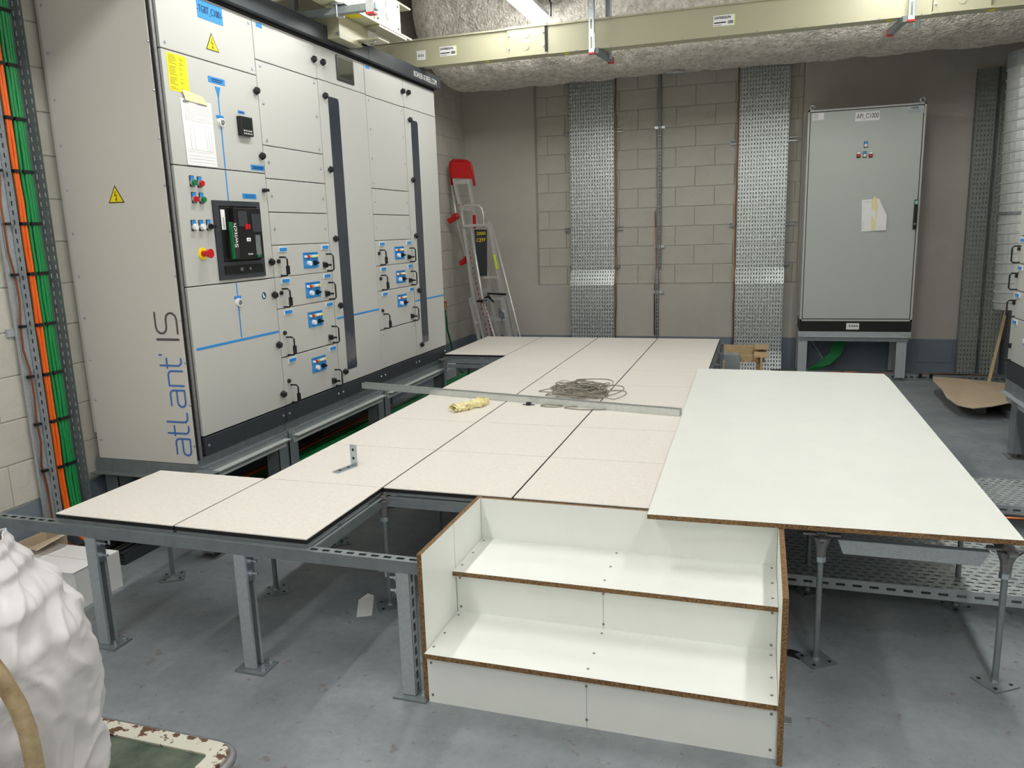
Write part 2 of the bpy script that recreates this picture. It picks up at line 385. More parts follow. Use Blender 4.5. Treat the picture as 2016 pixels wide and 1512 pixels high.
def leg(x, slotted):
    o = MB(); a = 0.025
    if slotted:
        o.box(x - a, x + a, -a, -a + 0.003, 0.01, 0.479).box(x - a, x - a + 0.003, -a + 0.003, a - 0.003, 0.01, 0.479)
        perf(o, (x + a, -a, 0.01), (0, 1, 0), (0, 0, 1), 0.05, 0.469, 1, 10, 0.34, 0.66)
        o.box(x - a, x + a, a - 0.003, a, 0.01, 0.479)
    else:
        o.box(x - a, x + a, -a, -a + 0.003, 0.01, 0.479).box(x - a, x - a + 0.003, -a + 0.003, a - 0.003, 0.01, 0.479).box(x - a, x + a, a - 0.003, a, 0.01, 0.479)
        o.box(x + a - 0.003, x + a, -a + 0.003, -a + 0.012, 0.01, 0.479).box(x + a - 0.003, x + a, a - 0.012, a - 0.003, 0.01, 0.479)
    L_ = o.build('leg', M['galv'], plat)
    MB().box(x - 0.055, x + 0.075, -0.05, 0.05, 0.0, 0.008).build('foot_plate', M['galvdark'], L_)
    b = MB()
    for bx, by in ((x - 0.04, 0.03), (x + 0.055, -0.02), (x + 0.055, 0.03)):
        b.cyl((bx, by, 0.008), (bx, by, 0.03), 0.005, n=8).cyl((bx, by, 0.008), (bx, by, 0.016), 0.011, n=6)
    b.build('anchor_bolts', M['zinc'], L_, kind='stuff')
    s = 1 if not slotted else -1
    c = MB().box(x + s * a, x + s * (a + 0.004), -0.02, 0.02, 0.37, 0.478).box(x + s * a, x + s * (a + 0.07), -0.02, 0.02, 0.475, 0.479)
    c.build('clamp', M['zinc'], L_)
    b = MB()
    for z in (0.40, 0.45): b.cyl((x + s * a, 0, z), (x + s * (a + 0.035), 0, z), 0.005, n=8).cyl((x + s * (a + 0.004), 0, z), (x + s * (a + 0.014), 0, z), 0.012, n=8)
    b.cyl((x + s * (a + 0.05), 0, 0.478), (x + s * (a + 0.05), 0, 0.45), 0.005, n=8)
    b.build('clamp_bolts', M['zinc'], L_, kind='stuff')
for x, sl in ((0.192, False), (0.91, False), (1.588, True)): leg(x, sl)

# ------------------------------------------------------------------ white board lying on the platform
bp = [(2.373, 0.484), (3.625, 0.520), (3.619, 3.42), (3.607, 3.60), (2.322, 3.645)]
m = MB().hexa([(x, y, H) for x, y in bp], [(x, y, H + 0.0185) for x, y in bp], 1)
m.m[1] = 0
m.m[0] = 0
m.build('melamine_board', [M['board'], M['chip']], label='large plain white melamine chipboard sheet lying over the right side of the raised platform', cat='board')

# ------------------------------------------------------------------ wooden steps
st = thing('step_unit', 'white melamine chipboard two-tread step unit against the front of the raised platform', 'steps', (2.25, 0.28, 0))
def chipbox(x0, x1, y0, y1, z0, z1, white, nm):
    m = MB(); m.box(x0, x1, y0, y1, z0, z1)   # faces: 0 bottom 1 top 2 -y 3 +x 4 +y 5 -x
    idx = {'b': 0, 't': 1, 'f': 2, 'r': 3, 'k': 4, 'l': 5}
    m.m = [1] * 6
    for c in white: m.m[idx[c]] = 0
    return m.build(nm, [M['board'], M['chip']], st)
T = 0.018
chipbox(1.650, 1.668, -0.028, 0.269, 0, H, 'lr', 'side_panel'); chipbox(1.650, 1.668, 0.271, 0.590, 0, H, 'lr', 'side_panel')
chipbox(2.846, 2.864, -0.06, 0.590, 0, H - 0.001, 'lr', 'side_panel')
chipbox(1.669, 2.845, -0.030, -0.012, 0, 0.182, 'fk', 'riser'); chipbox(1.669, 2.845, 0.272, 0.290, 0.2, 0.362, 'fk', 'riser')
chipbox(1.669, 2.845, 0.572, 0.590, 0.38, H - 0.003, 'fk', 'riser')
chipbox(1.650, 2.845, -0.052, -0.0285, 0.182, 0.2, 'tb', 'tread') if False else None
chipbox(1.669, 2.845, -0.052, 0.290, 0.182, 0.2, 'tb', 'tread'); chipbox(1.669, 2.845, 0.238, 0.590, 0.362, 0.38, 'tb', 'tread')
sc = MB()
for x in (1.684, 2.244, 2.828):
    for y, z in ((0.0, 0.2), (0.10, 0.2), (0.24, 0.2), (0.30, 0.38), (0.42, 0.38), (0.55, 0.38)):
        sc.cyl((x, y, z), (x, y, z + 0.0012), 0.005, n=8)
    for z, y in ((0.03, -0.030), (0.155, -0.030), (0.22, 0.272), (0.34, 0.272)):
        sc.cyl((x, y, z), (x, y - 0.0012, z), 0.005, n=8)
sc.build('screws', M['castzinc'], st, kind='stuff')
MB().box(2.2435, 2.2445, -0.0308, -0.0295, 0, 0.182).build('pencil_line', M['print'], st); MB().box(2.2435, 2.2445, 0.2712, 0.2725, 0.2, 0.362).build('pencil_line', M['print'], st)
ab = MB().box(2.864, 2.90, 0.16, 0.20, 0, 0.004).box(2.864, 2.868, 0.16, 0.20, 0, 0.05)
ab.build('angle_bracket', M['zinc'], st, bevel=0.001)

# ------------------------------------------------------------------ things lying on the platform
xc = MB(); p0 = Vector((0.0, 2.625, 0)); p1 = Vector((2.335, 2.165, 0)); d = (p1 - p0).normalized(); n_ = Vector((-d.y, d.x, 0)) * 0.0205
p0 = p0 + d * 0.02
def cs(off, z): return [tuple(p0 + n_ * off + Vector((0, 0, z))), tuple(p1 + n_ * off + Vector((0, 0, z)))]
def wallp(o0, o1, z0, z1):
    a, b = cs(o0, z0), cs(o1, z1)
    P = [p0 + n_ * o0, p1 + n_ * o0, p1 + n_ * o1, p0 + n_ * o1]
    xc.hexa([(q.x, q.y, z0) for q in P], [(q.x, q.y, z1) for q in P])
wallp(-1, -0.86, H + 0.001, H + 0.042); wallp(0.86, 1, H + 0.001, H + 0.042); wallp(-1, -0.55, H + 0.039, H + 0.042); wallp(0.55, 1, H + 0.039, H + 0.042); wallp(-0.86, 0.86, H + 0.001, H + 0.003)
XCH = xc.build('strut_channel', M['galvlight'], label='loose galvanised strut channel laid across the platform tiles', cat='metal channel')
# coil of strapping
random.seed(3)
cm = MB()
for k in range(34):
    cx = 1.62 + random.uniform(-0.10, 0.10); cy = 2.66 + random.uniform(-0.12, 0.14); rx = random.uniform(0.07, 0.17); ry = random.uniform(0.06, 0.16)
    ph = random.uniform(0, 6.28); tilt = random.uniform(-0.03, 0.03); zb = H + 0.006 + k * 0.0013; pts = []
    for i in range(26):
        t = 2 * math.pi * i / 26
        x = cx + rx * math.cos(t) * math.cos(ph) - ry * math.sin(t) * math.sin(ph); y = cy + rx * math.cos(t) * math.sin(ph) * 0.8 + ry * math.sin(t) * math.cos(ph) * 0.8
        y = max(y, 2.33 + (1.5 - x) * 0.2 + 0.055)
        z = zb + 0.008 * math.sin(2 * t + k) + tilt * math.cos(t) + 0.008
        pts.append((x, y, max(z, H + 0.004)))
    cm.tube(pts, 0.0042, 5, flat=0.5, closed=True)
for (cx, cy, rx, ry) in ((1.52, 2.86, 0.11, 0.14), (1.80, 2.58, 0.15, 0.09), (1.74, 2.72, 0.17, 0.12)):
    cm.tube([(cx + rx * math.cos(t * 0.2513), max(cy + ry * math.sin(t * 0.2513), 2.30), H + 0.008 + 0.03 * abs(math.sin(t * 0.2513 + 1))) for t in range(25)], 0.004, 5, closed=True)
for (cx, cy, rx, ry) in ((1.75, 2.24, 0.13, 0.035), (1.53, 2.27, 0.07, 0.03)):
    cm.tube([(cx + rx * math.cos(t * 0.2513), cy + ry * math.sin(t * 0.2513), H + 0.005) for t in range(25)], 0.0035, 5, closed=True)
cm.build('strapping_coil', M['strap'], smooth=True, label='tangled heap of grey strapping behind the loose channel on the platform', cat='strapping')
# crumpled masking tape
random.seed(11); bm = bmesh.new(); bmesh.ops.create_grid(bm, x_segments=46, y_segments=22, size=0.5)
for v in bm.verts:
    x, y = v.co.x, v.co.y; n3 = noise.noise_vector(Vector((x * 5, y * 6, 3.1)))
    n3 = n3 + noise.noise_vector(Vector((x * 19, y * 14, 7))) * 0.7; ang = y * 7.5 + n3.x * 2.0; rr = 0.022 + 0.020 * n3.y + 0.016 * abs(math.sin(x * 7))
    px = x * 0.29 + 0.012 * n3.z; py = rr * math.cos(ang) * 1.2; pz = rr * math.sin(ang) * 0.8 + 0.022 + 0.014 * n3.z
    a = 1.08
    v.co = Vector((px * math.cos(a) - py * math.sin(a), px * math.sin(a) + py * math.cos(a), max(pz, 0.002)))
me = bpy.data.meshes.new('tape_scrap'); bm.to_mesh(me); bm.free(); me.materials.append(M['tape'])
o = bpy.data.objects.new('tape_scrap', me); o.location = (1.03, 2.14, H); COL.objects.link(o)
md = o.modifiers.new('thickness', 'SOLIDIFY'); md.thickness = 0.001
tag(o, 'crumpled pale yellow masking tape lying on a platform tile', 'tape')
# black clip
m = MB().box(1.335, 1.415, 2.28, 2.288, H, H + 0.006).box(1.36, 1.39, 2.268, 2.30, H, H + 0.014).cyl((1.368, 2.284, H + 0.014), (1.368, 2.284, H + 0.02), 0.008).cyl((1.383, 2.284, H + 0.014), (1.383, 2.284, H + 0.02), 0.008)
m.build('plastic_clip', M['black'], bevel=0.002, label='small black plastic clip on the tile in front of the channel', cat='clip')
# angle bracket standing up
br = thing('angle_bracket', 'zinc plated L shaped angle bracket with four holes standing on a tile', 'bracket', (0.915, 0.80, H))
ax = Vector((-0.25, -0.97, 0)).normalized(); sx = Vector((0.97, -0.25, 0)).normalized() * 0.02; o0 = Vector((0.918, 0.865, H))
def L3(a, s, z): return tuple(o0 + ax * a + sx * s + Vector((0, 0, z)))
m = MB().hexa([L3(0, -1, 0), L3(0, 1, 0), L3(0.006, 1, 0), L3(0.006, -1, 0)], [L3(0, -1, 0.105), L3(0, 1, 0.105), L3(0.006, 1, 0.105), L3(0.006, -1, 0.105)])
m.hexa([L3(0.006, -1, 0), L3(0.006, 1, 0), L3(0.13, 1, 0), L3(0.13, -1, 0)], [L3(0.006, -1, 0.006), L3(0.006, 1, 0.006), L3(0.13, 1, 0.006), L3(0.13, -1, 0.006)])
m.build('plate', M['zinc'], br)
for z in (0.04, 0.082): MB().cyl(L3(0.0062, 0, z), L3(0.0072, 0, z), 0.007, n=12).build('screw_hole', M['seal'], br)
for a in (0.045, 0.1): MB().cyl(L3(a, 0, 0.0062), L3(a, 0, 0.0070), 0.008, n=12).build('screw_hole', M['seal'], br)
# ------------------------------------------------------------------ main switchboard on the left
FX = -0.05
sb = thing('switchboard', 'large light grey electrical switchboard with blue logo side panel along the left wall', 'switchboard', (-0.4, 2.66, 0.457))
MB().box(-0.735, -0.078, 0.958, 4.36, 0.50, 2.895).build('carcass', M['seal'], sb)
sp = MB().box(-0.735, -0.076, 0.945, 0.957, 0.477, 2.90).build('side_panel', M['paintlifted'], sb, bevel=0.003)
MB().box(-0.757, -0.738, 0.955, 0.975, 0.62, 2.90).build('rear_post', M['paintlifted'], sb)
MB().box(-0.074, -0.066, 0.948, 0.985, 0.50, 2.90).build('door_seal', M['seal'], sb)
MB().box(-0.069, -0.058, 0.956, 0.972, 0.50, 2.90).build('corner_post', M['castzinc'], sb)
MB().box(-0.078, -0.06, 4.366, 4.372, 0.56, 2.89).build('end_panel', M['paint'], sb)
sc0 = None
def face_screw(parent, p, axis, r=0.006, name='screw'):
    global sc0
    key = axis
    if key not in FS:
        a = Vector(axis); m = MB().cyl((0, 0, 0), a * 0.003, r * 1.25, r * 1.1, 10).cyl(a * 0.003, a * 0.006, r * 0.8, r * 0.5, 8)
        FS[key] = m.build(name, M['zinc']).data; bpy.data.objects.remove([o for o in COL.objects if o.data == FS[key]][0])
    o = bpy.data.objects.new(name, FS[key]); o.location = p; COL.objects.link(o); put(o, parent); return o
FS = {}
for k in range(10):
    face_screw(sp, (-0.080 - 0.0, 0.942, 2.59 - k * 0.224), (0, -1, 0))
for k in range(11):
    face_screw(sp, (-0.704, 0.942, 2.817 - k * 0.2237), (0, -1, 0))
ang_yz = None
def frontbox(y0, y1, z0, z1, d0=0.0, d1=0.002): return MB().box(FX + d0, FX + d1, y0, y1, z0, z1)
panels = {}
def panel(name, y0, y1, z0, z1, screws=(), bevel=0.003):
    o = MB().box(FX - 0.024, FX, y0, y1, z0, z1).build(name, M['paint'], sb, bevel=bevel)
    if screws:
        s = MB()
        for y, z in screws:
            s.cyl((FX, y, z), (FX + 0.003, y, z), 0.0095, 0.0085, 10).cyl((FX + 0.003, y, z), (FX + 0.005, y, z), 0.006, 0.004, 8)
        s.build('screws', M['zinc'], o, kind='stuff')
    return o
def sidescrews(y0, y1, zs): return [(y0 + 0.04, z) for z in zs] + [(y1 - 0.04, z) for z in zs]
c1 = (0.988, 1.747); c2 = (1.753, 2.412); c3 = (2.418, 3.069); c4 = (3.077, 3.720); c5 = (3.726, 4.368)
c1t = panel('blanking_panel', *c1, 2.578, 2.885, [(1.022, 2.605), (1.715, 2.605), (1.715, 2.85)])
c1a = panel('door', *c1, 2.029, 2.573); c1b = panel('door', *c1, 1.418, 2.024); c1c = panel('door', *c1, 0.622, 1.413)
c2t = panel('door', *c2, 2.668, 2.885)
panel('blanking_panel', *c2, 2.193, 2.663, sidescrews(*c2, (2.636, 2.428, 2.219)))
panel('blanking_panel', *c2, 2.003, 2.188, sidescrews(*c2, (2.095,)))
panel('blanking_panel', *c2, 1.807, 1.998, sidescrews(*c2, (1.90,)))
panel('blanking_panel', *c2, 1.611, 1.802, sidescrews(*c2, (1.706,)))
c3t = panel('door', *c3, 2.672, 2.885)
def windoor(c, wy0, wy1, wz0, wz1):
    o = MB().box(FX - 0.024, FX, c[0], wy0, 0.622, 2.667).box(FX - 0.024, FX, wy1, c[1], 0.622, 2.667).box(FX - 0.024, FX, wy0, wy1, 0.622, wz0).box(FX - 0.024, FX, wy0, wy1, wz1, 2.667).build('door', M['paint'], sb)
    m = MB(); n = []
    r = 0.028
    for (cy, cz, a0) in ((wy1 - r, wz1 - r, 0), (wy0 + r, wz1 - r, 90), (wy0 + r, wz0 + r, 180), (wy1 - r, wz0 + r, 270)):
        for k in range(5):
            t = math.radians(a0 + k * 22.5); n.append((FX - 0.006, cy + r * math.cos(t), cz + r * math.sin(t)))
    m.prism(n, (0.0075, 0, 0)); m.build('window_pane', M['glass'], o)
    return o
d3 = windoor(c3, 2.532, 2.672, 0.708, 2.578); d5 = windoor(c5, 3.842, 3.978, 0.712, 2.583)
c4t = panel('door', *c4, 2.668, 2.885)
panel('blanking_panel', *c4, 2.002, 2.663, sidescrews(*c4, (2.636, 2.428, 2.219, 2.04)))
panel('blanking_panel', *c4, 1.809, 1.997, sidescrews(*c4, (1.905,)))
panel('blanking_panel', *c4, 1.613, 1.804, sidescrews(*c4, (1.708,)))
panel('blanking_panel', *c4, 0.622, 0.919, sidescrews(*c4, (0.89, 0.66)))
c5t = panel('door', *c5, 2.672, 2.885)
# drawers
def build_drawer(c, z0, z1):
    dw = panel('drawer_front', c[0], c[1], z0, z1)
    tall = (z1 - z0) > 0.25; y = c[0]
    for yo in (0.058, 0.548):
        l = MB().box(FX, FX + 0.006, y + yo, y + yo + 0.09, z1 - 0.040, z1 - 0.010, 0).box(FX + 0.006, FX + 0.0075, y + yo + 0.006, y + yo + 0.084, z1 - 0.036, z1 - 0.014, 1)
        l.build('label_plate', [M['white'], M['blue']], dw)
    zl = z0 + (0.147 if tall else 0.094)
    MB().cyl((FX, y + 0.046, zl), (FX + 0.012, y + 0.046, zl), 0.014, 0.012, 12).build('lock', M['black'], dw)
    for yo in (0.066, 0.607):
        h0, h1 = z0 + 0.006, z0 + 0.118; yy = y + yo
        pts = [(FX, yy, h0), (FX + 0.040, yy, h0), (FX + 0.052, yy, h0 + 0.012), (FX + 0.052, yy, h1 - 0.012), (FX + 0.040, yy, h1), (FX, yy, h1)]
        h = MB().tube(pts, 0.0055, 8)
        if yo < 0.1: h.box(FX + 0.044, FX + 0.062, yy - 0.008, yy + 0.008, h0 + 0.008, h0 + 0.06)
        h.build('handle', M['black'], dw)
    bz1 = z1 - 0.052; bz0 = z1 - 0.154; b0, b1 = y + 0.322, y + 0.499
    MB().box(FX, FX + 0.003, b0, b1, bz0, bz1).build('control_plate', M['blue'], dw, bevel=0.001)
    for k, col in enumerate(('white', 'red', 'amber', 'white', 'white', 'yellow')):
        yy = b0 + 0.022 + k * 0.0265; zz = bz1 - 0.027
        MB().cyl((FX + 0.003, yy, zz), (FX + 0.016, yy, zz), 0.0095, 0.008, 10).build('indicator_lamp', M[col], dw)
    MB().cyl((FX + 0.003, b0 + 0.055, bz0 + 0.032), (FX + 0.022, b0 + 0.055, bz0 + 0.032), 0.017, 0.015, 14).build('push_button', M['white'], dw)
    zz = bz0 + 0.032; yy = b0 + 0.128
    MB().cyl((FX + 0.003, yy, zz), (FX + 0.014, yy, zz), 0.017, n=12).bar((FX + 0.014, yy - 0.013, zz + 0.004), (FX + 0.014, yy + 0.013, zz - 0.004), 0.022, 0.010, (0, 0, 1)).box(FX + 0.014, FX + 0.034, yy - 0.004, yy + 0.010, zz - 0.006, zz + 0.006).build('rotary_switch', M['black'], dw)
    pr = MB()
    for zz, a, b in ((bz1 - 0.009, 0.012, 0.16), (bz0 + 0.060, 0.025, 0.075), (bz0 + 0.060, 0.105, 0.155)):
        pr.box(FX + 0.003, FX + 0.0034, b0 + a, b0 + b, zz - 0.002, zz + 0.002)
    pr.build('small_print', M['bluedark'], dw, kind='stuff')
    yy = y + 0.572; zz = z0 + 0.046
    MB().box(FX, FX + 0.002, yy - 0.022, yy + 0.016, zz - 0.024, zz + 0.024).build('latch_plate', M['zinc'], dw)
    MB().box(FX + 0.002, FX + 0.022, yy - 0.015, yy + 0.012, zz - 0.016, zz + 0.016).cyl((FX + 0.022, yy, zz), (FX + 0.055, yy, zz), 0.007, n=8).build('latch', M['black'], dw)
    return dw
def copy_tree(o, parent, dy, dz):
    c = o.copy(); COL.objects.link(c); c.parent = parent; c.location = o.location + Vector((0, dy, dz))
    for ch in o.children:
        g = ch.copy(); COL.objects.link(g); g.parent = c
    return c
dA = build_drawer(c2, 1.418, 1.607); dB = build_drawer(c2, 0.926, 1.222)
copy_tree(dA, sb, 0, -0.192); dDD = copy_tree(dB, sb, 0, -0.303)
dy = c4[0] - c2[0]
copy_tree(dA, sb, dy, 0.002); copy_tree(dA, sb, dy, -0.191); copy_tree(dB, sb, dy, 0)
# twist knobs
def knob(parent, y, z, rot=0):
    m = MB().cyl((FX, y, z), (FX + 0.010, y, z), 0.013, n=12)
    P = []
    for a, r in ((90, 0.024), (35, 0.019), (-35, 0.019), (-90, 0.027), (-145, 0.019), (145, 0.019)):
        P.append((FX + 0.010, y + r * math.cos(math.radians(a)), z + r * math.sin(math.radians(a))))
    top = [(FX + 0.036, y + (p[1] - y) * 0.6, z + (p[2] - z) * 0.6) for p in P]
    m.hexa(P, top); return m.build('latch_knob', M['black'], parent, bevel=0.002)
def knobrel(parent, pts):
    for y, z in pts: knob(parent, y, z)
knobrel(c1a, [(1.716, 2.486), (1.714, 2.124)]); knobrel(c1b, [(1.714, 1.513)]); knobrel(c1c, [(1.715, 1.316), (1.714, 1.012), (1.713, 0.705)])
MB().cyl((FX, 1.712, 1.929), (FX + 0.02, 1.712, 1.929), 0.012, n=12).box(FX + 0.02, FX + 0.034, 1.697, 1.730, 1.921, 1.937).build('latch_knob', M['black'], c1b, bevel=0.002)
knobrel(c2t, [(2.368, 2.78)]); knobrel(c3t, [(2.478, 2.782)]); knobrel(d3, [(2.476, z) for z in (2.571, 2.097, 1.637, 1.178, 0.708)])
knobrel(c4t, [(3.690, 2.785)]); knobrel(c5t, [(3.795, 2.791)]); knobrel(d5, [(3.798, z) for z in (2.578, 2.098, 1.639, 1.178, 0.708)])
# plinth and fascia
for a, b in ((0.992, 1.745), (1.752, 2.415), (2.42, 3.07), (3.078, 3.722), (3.727, 4.366)):
    o = MB().box(-0.09, FX, a, b, 0.516, 0.614).build('plinth_panel', M['anthracite'], sb, bevel=0.004)
    s = MB()
    for y in (a + 0.03, b - 0.03): s.cyl((FX, y, 0.565), (FX + 0.005, y, 0.565), 0.008, 0.006, 10)
    s.build('screws', M['zinc'], o, kind='stuff')
for a, b in ((0.93, 3.062), (3.068, 4.405)):
    fa = MB().box(-0.075, 0.002, a, b, 2.905, 3.005).box(-0.75, -0.075, a, b, 2.905, 2.915).build('top_fascia', M['anthracite'], sb)
MB().box(-0.07, -0.045, 0.96, 4.37, 2.888, 2.906).build('fascia_gap', M['seal'], sb)
text_obj('KOHLER-SOREEL.COM', 0.062, M['white'], sb, (0.0035, 4.075, 2.945), (0, 1, 0), (0, 0, 1), width=0.47)
# busbar line graphics, labels, papers
def deco(name, m, parent, y0, y1, z0, z1, d1=0.0015, d0=0.0, **k): return MB().box(FX + d0, FX + d1, y0, y1, z0, z1).build(name, M[m], parent, **k)
deco('label_plate', 'blue', c1t, 1.285, 1.487, 2.782, 2.872); text_obj('-TGBT_C1001-', 0.05, M['ink'], c1t, (FX + 0.0022, 1.386, 2.827), (0, 1, 0), (0, 0, 1), width=0.2)
def warn(parent, o, ux, uy, s, nrm):
    o = Vector(o); ux = Vector(ux); uy = Vector(uy); nrm = Vector(nrm)
    def P(x, y, h): return tuple(o + ux * x * s + uy * y * s + nrm * h)
    def tri(k, h0, h1): return MB().hexa([P(-0.5 * k, -0.29 * k, h0), P(0.5 * k, -0.29 * k, h0), P(0, 0.577 * k, h0)], [P(-0.5 * k, -0.29 * k, h1), P(0.5 * k, -0.29 * k, h1), P(0, 0.577 * k, h1)])
    w_ = tri(1.0, 0, 0.0008).build('warning_sign', M['ink'], parent)
    tri(0.84, 0.0008, 0.0012).build('sign_field', M['yellow'], w_)
    b = MB()
    for (x0, y0, x1, y1) in ((0.02, 0.30, -0.07, 0.07), (-0.07, 0.07, 0.06, 0.10), (0.06, 0.10, 0.01, -0.12)):
        b.bar(P(x0, y0, 0.0016), P(x1, y1, 0.0016), 0.035 * s, 0.0006, tuple(nrm))
    b.hexa([P(-0.05, -0.10, 0.0013), P(0.07, -0.10, 0.0013), P(0.01, -0.22, 0.0013)], [P(-0.05, -0.10, 0.0019), P(0.07, -0.10, 0.0019), P(0.01, -0.22, 0.0019)])
    b.build('lightning_symbol', M['ink'], w_)
warn(c1t, (FX + 0.0002, 1.379, 2.665), (0, 1, 0), (0, 0, 1), 0.104, (1, 0, 0))
warn(sp, (-0.391, 0.9445, 1.881), (1, 0, 0), (0, 0, 1), 0.101, (0, -1, 0))
ys = deco('yellow_sheet', 'yellow', c1a, 1.021, 1.162, 2.385, 2.563)
s = MB(); random.seed(5)
for k in range(22):
    if k in (6, 13, 19): continue
    z = 2.553 - k * 0.0075
    s.box(FX + 0.0015, FX + 0.002, 1.030, 1.030 + random.uniform(0.03, 0.055), z - 0.0018, z)
    if k % 3: s.box(FX + 0.0015, FX + 0.002, 1.105, 1.105 + random.uniform(0.01, 0.035), z - 0.0018, z)
s.build('small_print', M['ink'], ys, kind='stuff')
pp = MB().hexa([(FX + 0.001, 1.085, 2.358), (FX + 0.001, 1.318, 2.361), (FX + 0.001, 1.318, 2.033), (FX + 0.001, 1.089, 2.032)], [(FX + 0.002, 1.085, 2.358), (FX + 0.002, 1.318, 2.361), (FX + 0.004, 1.318, 2.033), (FX + 0.006, 1.089, 2.032)]).build('paper_form', M['paper'], c1a)
s = MB()
for k in range(9): s.box(FX + 0.006, FX + 0.0064, 1.10, 1.305, 2.335 - k * 0.010, 2.3342 - k * 0.010)
for y in (1.13, 1.16, 1.25, 1.27, 1.29): s.box(FX + 0.006, FX + 0.0064, y, y + 0.0008, 2.11, 2.24)
for z in (2.11, 2.10, 2.08, 2.065, 2.05): s.box(FX + 0.006, FX + 0.0064, 1.10, 1.305, z, z + 0.0008)
s.box(FX + 0.006, FX + 0.0064, 1.10, 1.14, 2.342, 2.35).box(FX + 0.006, FX + 0.0064, 1.21, 1.28, 2.343, 2.346)
s.build('form_lines', M['print'], pp, kind='stuff')
MB().prism([(FX + 0.0065, 1.10, 2.40), (FX + 0.0065, 1.25, 2.385), (FX + 0.0065, 1.29, 2.345), (FX + 0.0065, 1.12, 2.35)], (0.0006, 0, 0)).build('masking_tape', M['tape'], c1a)
deco('label_plate', 'blue', c1a, 1.318, 1.452, 2.470, 2.502); deco('label_plate', 'blue', c1a, 1.353, 1.413, 2.293, 2.309, 0.003); deco('label_plate', 'blue', c1a, 1.545, 1.603, 2.342, 2.358)
deco('label_plate', 'blue', c1a, 1.616, 1.741, 2.041, 2.070)
s = MB()
for z, a, b in ((2.491, 1.34, 1.43), (2.481, 1.345, 1.425), (2.300, 1.365, 1.40), (2.350, 1.555, 1.593), (2.060, 1.63, 1.73), (2.051, 1.63, 1.73)): s.box(FX + 0.003, FX + 0.0034, a, b, z - 0.002, z + 0.002)
s.build('small_print', M['bluedark'], c1a, kind='stuff')
MB().prism([(FX, 1.366, 2.455), (FX, 1.409, 2.455), (FX, 1.392, 2.405), (FX, 1.383, 2.405)], (0.0015, 0, 0)).build('bus_line_arrow', M['blue'], c1a)
deco('bus_line', 'blue', c1a, 1.382, 1.390, 2.031, 2.41); deco('bus_line', 'blue', c1b, 1.382, 1.390, 1.86, 2.022); deco('bus_line', 'blue', c1c, 1.379, 1.387, 1.10, 1.412)
deco('label_plate', 'blue', c1c, 1.352, 1.411, 1.322, 1.338, 0.003)
for par, y, z in ((c1a, 1.385, 2.273), (c1c, 1.383, 1.302)):
    MB().cyl((FX, y, z), (FX + 0.014, y, z), 0.024, 0.022, 16).build('voltage_lamp', M['white'], par); MB().cyl((FX + 0.014, y, z), (FX + 0.02, y, z), 0.015, 0.012, 12).build('lamp_lens', M['castzinc'], par)
mt = MB().box(FX, FX + 0.028, 1.527, 1.633, 2.221, 2.325).build('power_meter', M['black'], c1a, bevel=0.002)
MB().box(FX + 0.028, FX + 0.0285, 1.536, 1.625, 2.258, 2.318).build('meter_screen', M['screen'], mt)
s = MB()
for r in range(2):
    for k in range(5): s.cyl((FX + 0.028, 1.548 + k * 0.016, 2.248 - r * 0.015), (FX + 0.030, 1.548 + k * 0.016, 2.248 - r * 0.015), 0.0042, n=8)
s.build('meter_keys', M['white'], mt, kind='stuff')
deco('label_plate', 'blue', c1b, 1.514, 1.641, 1.877, 1.905)
s = MB(); s.box(FX + 0.0015, FX + 0.002, 1.53, 1.625, 1.894, 1.898).box(FX + 0.0015, FX + 0.002, 1.535, 1.62, 1.884, 1.888); s.build('small_print', M['bluedark'], c1b, kind='stuff')
for y, z, col in ((1.107, 1.944, 'green'), (1.164, 1.942, 'red'), (1.109, 1.861, 'red'), (1.166, 1.860, 'green'), (1.083, 1.720, 'white'), (1.141, 1.720, 'white'), (1.199, 1.722, 'black')):
    hb = MB().box(FX, FX + 0.004, y - 0.017, y + 0.017, z - 0.020, z + 0.036).build('button_bezel', M['black'], c1b, bevel=0.001)
    MB().box(FX + 0.004, FX + 0.005, y - 0.014, y + 0.014, z + 0.014, z + 0.033).build('button_label', M['blue'], hb)
    rg = MB().cyl((FX + 0.004, y, z), (FX + 0.012, y, z), 0.0185, n=14).build('button_ring', M['zinc'], hb)
    b = MB().cyl((FX + 0.012, y, z), (FX + 0.024, y, z), 0.0165, 0.014, 14)
    if col == 'black': b.box(FX + 0.02, FX + 0.042, y - 0.005, y + 0.018, z - 0.008, z + 0.006)
    b.build('push_button', M[col], hb)
es = MB().cyl((FX, 1.130, 1.582), (FX + 0.004, 1.130, 1.582), 0.032, n=20).build('emergency_stop_collar', M['yellow'], c1b)
MB().cyl((FX + 0.004, 1.130, 1.582), (FX + 0.035, 1.130, 1.582), 0.016, n=12).cyl((FX + 0.035, 1.130, 1.582), (FX + 0.055, 1.130, 1.582), 0.021, 0.025, 10).build('emergency_stop_button', M['red'], es)
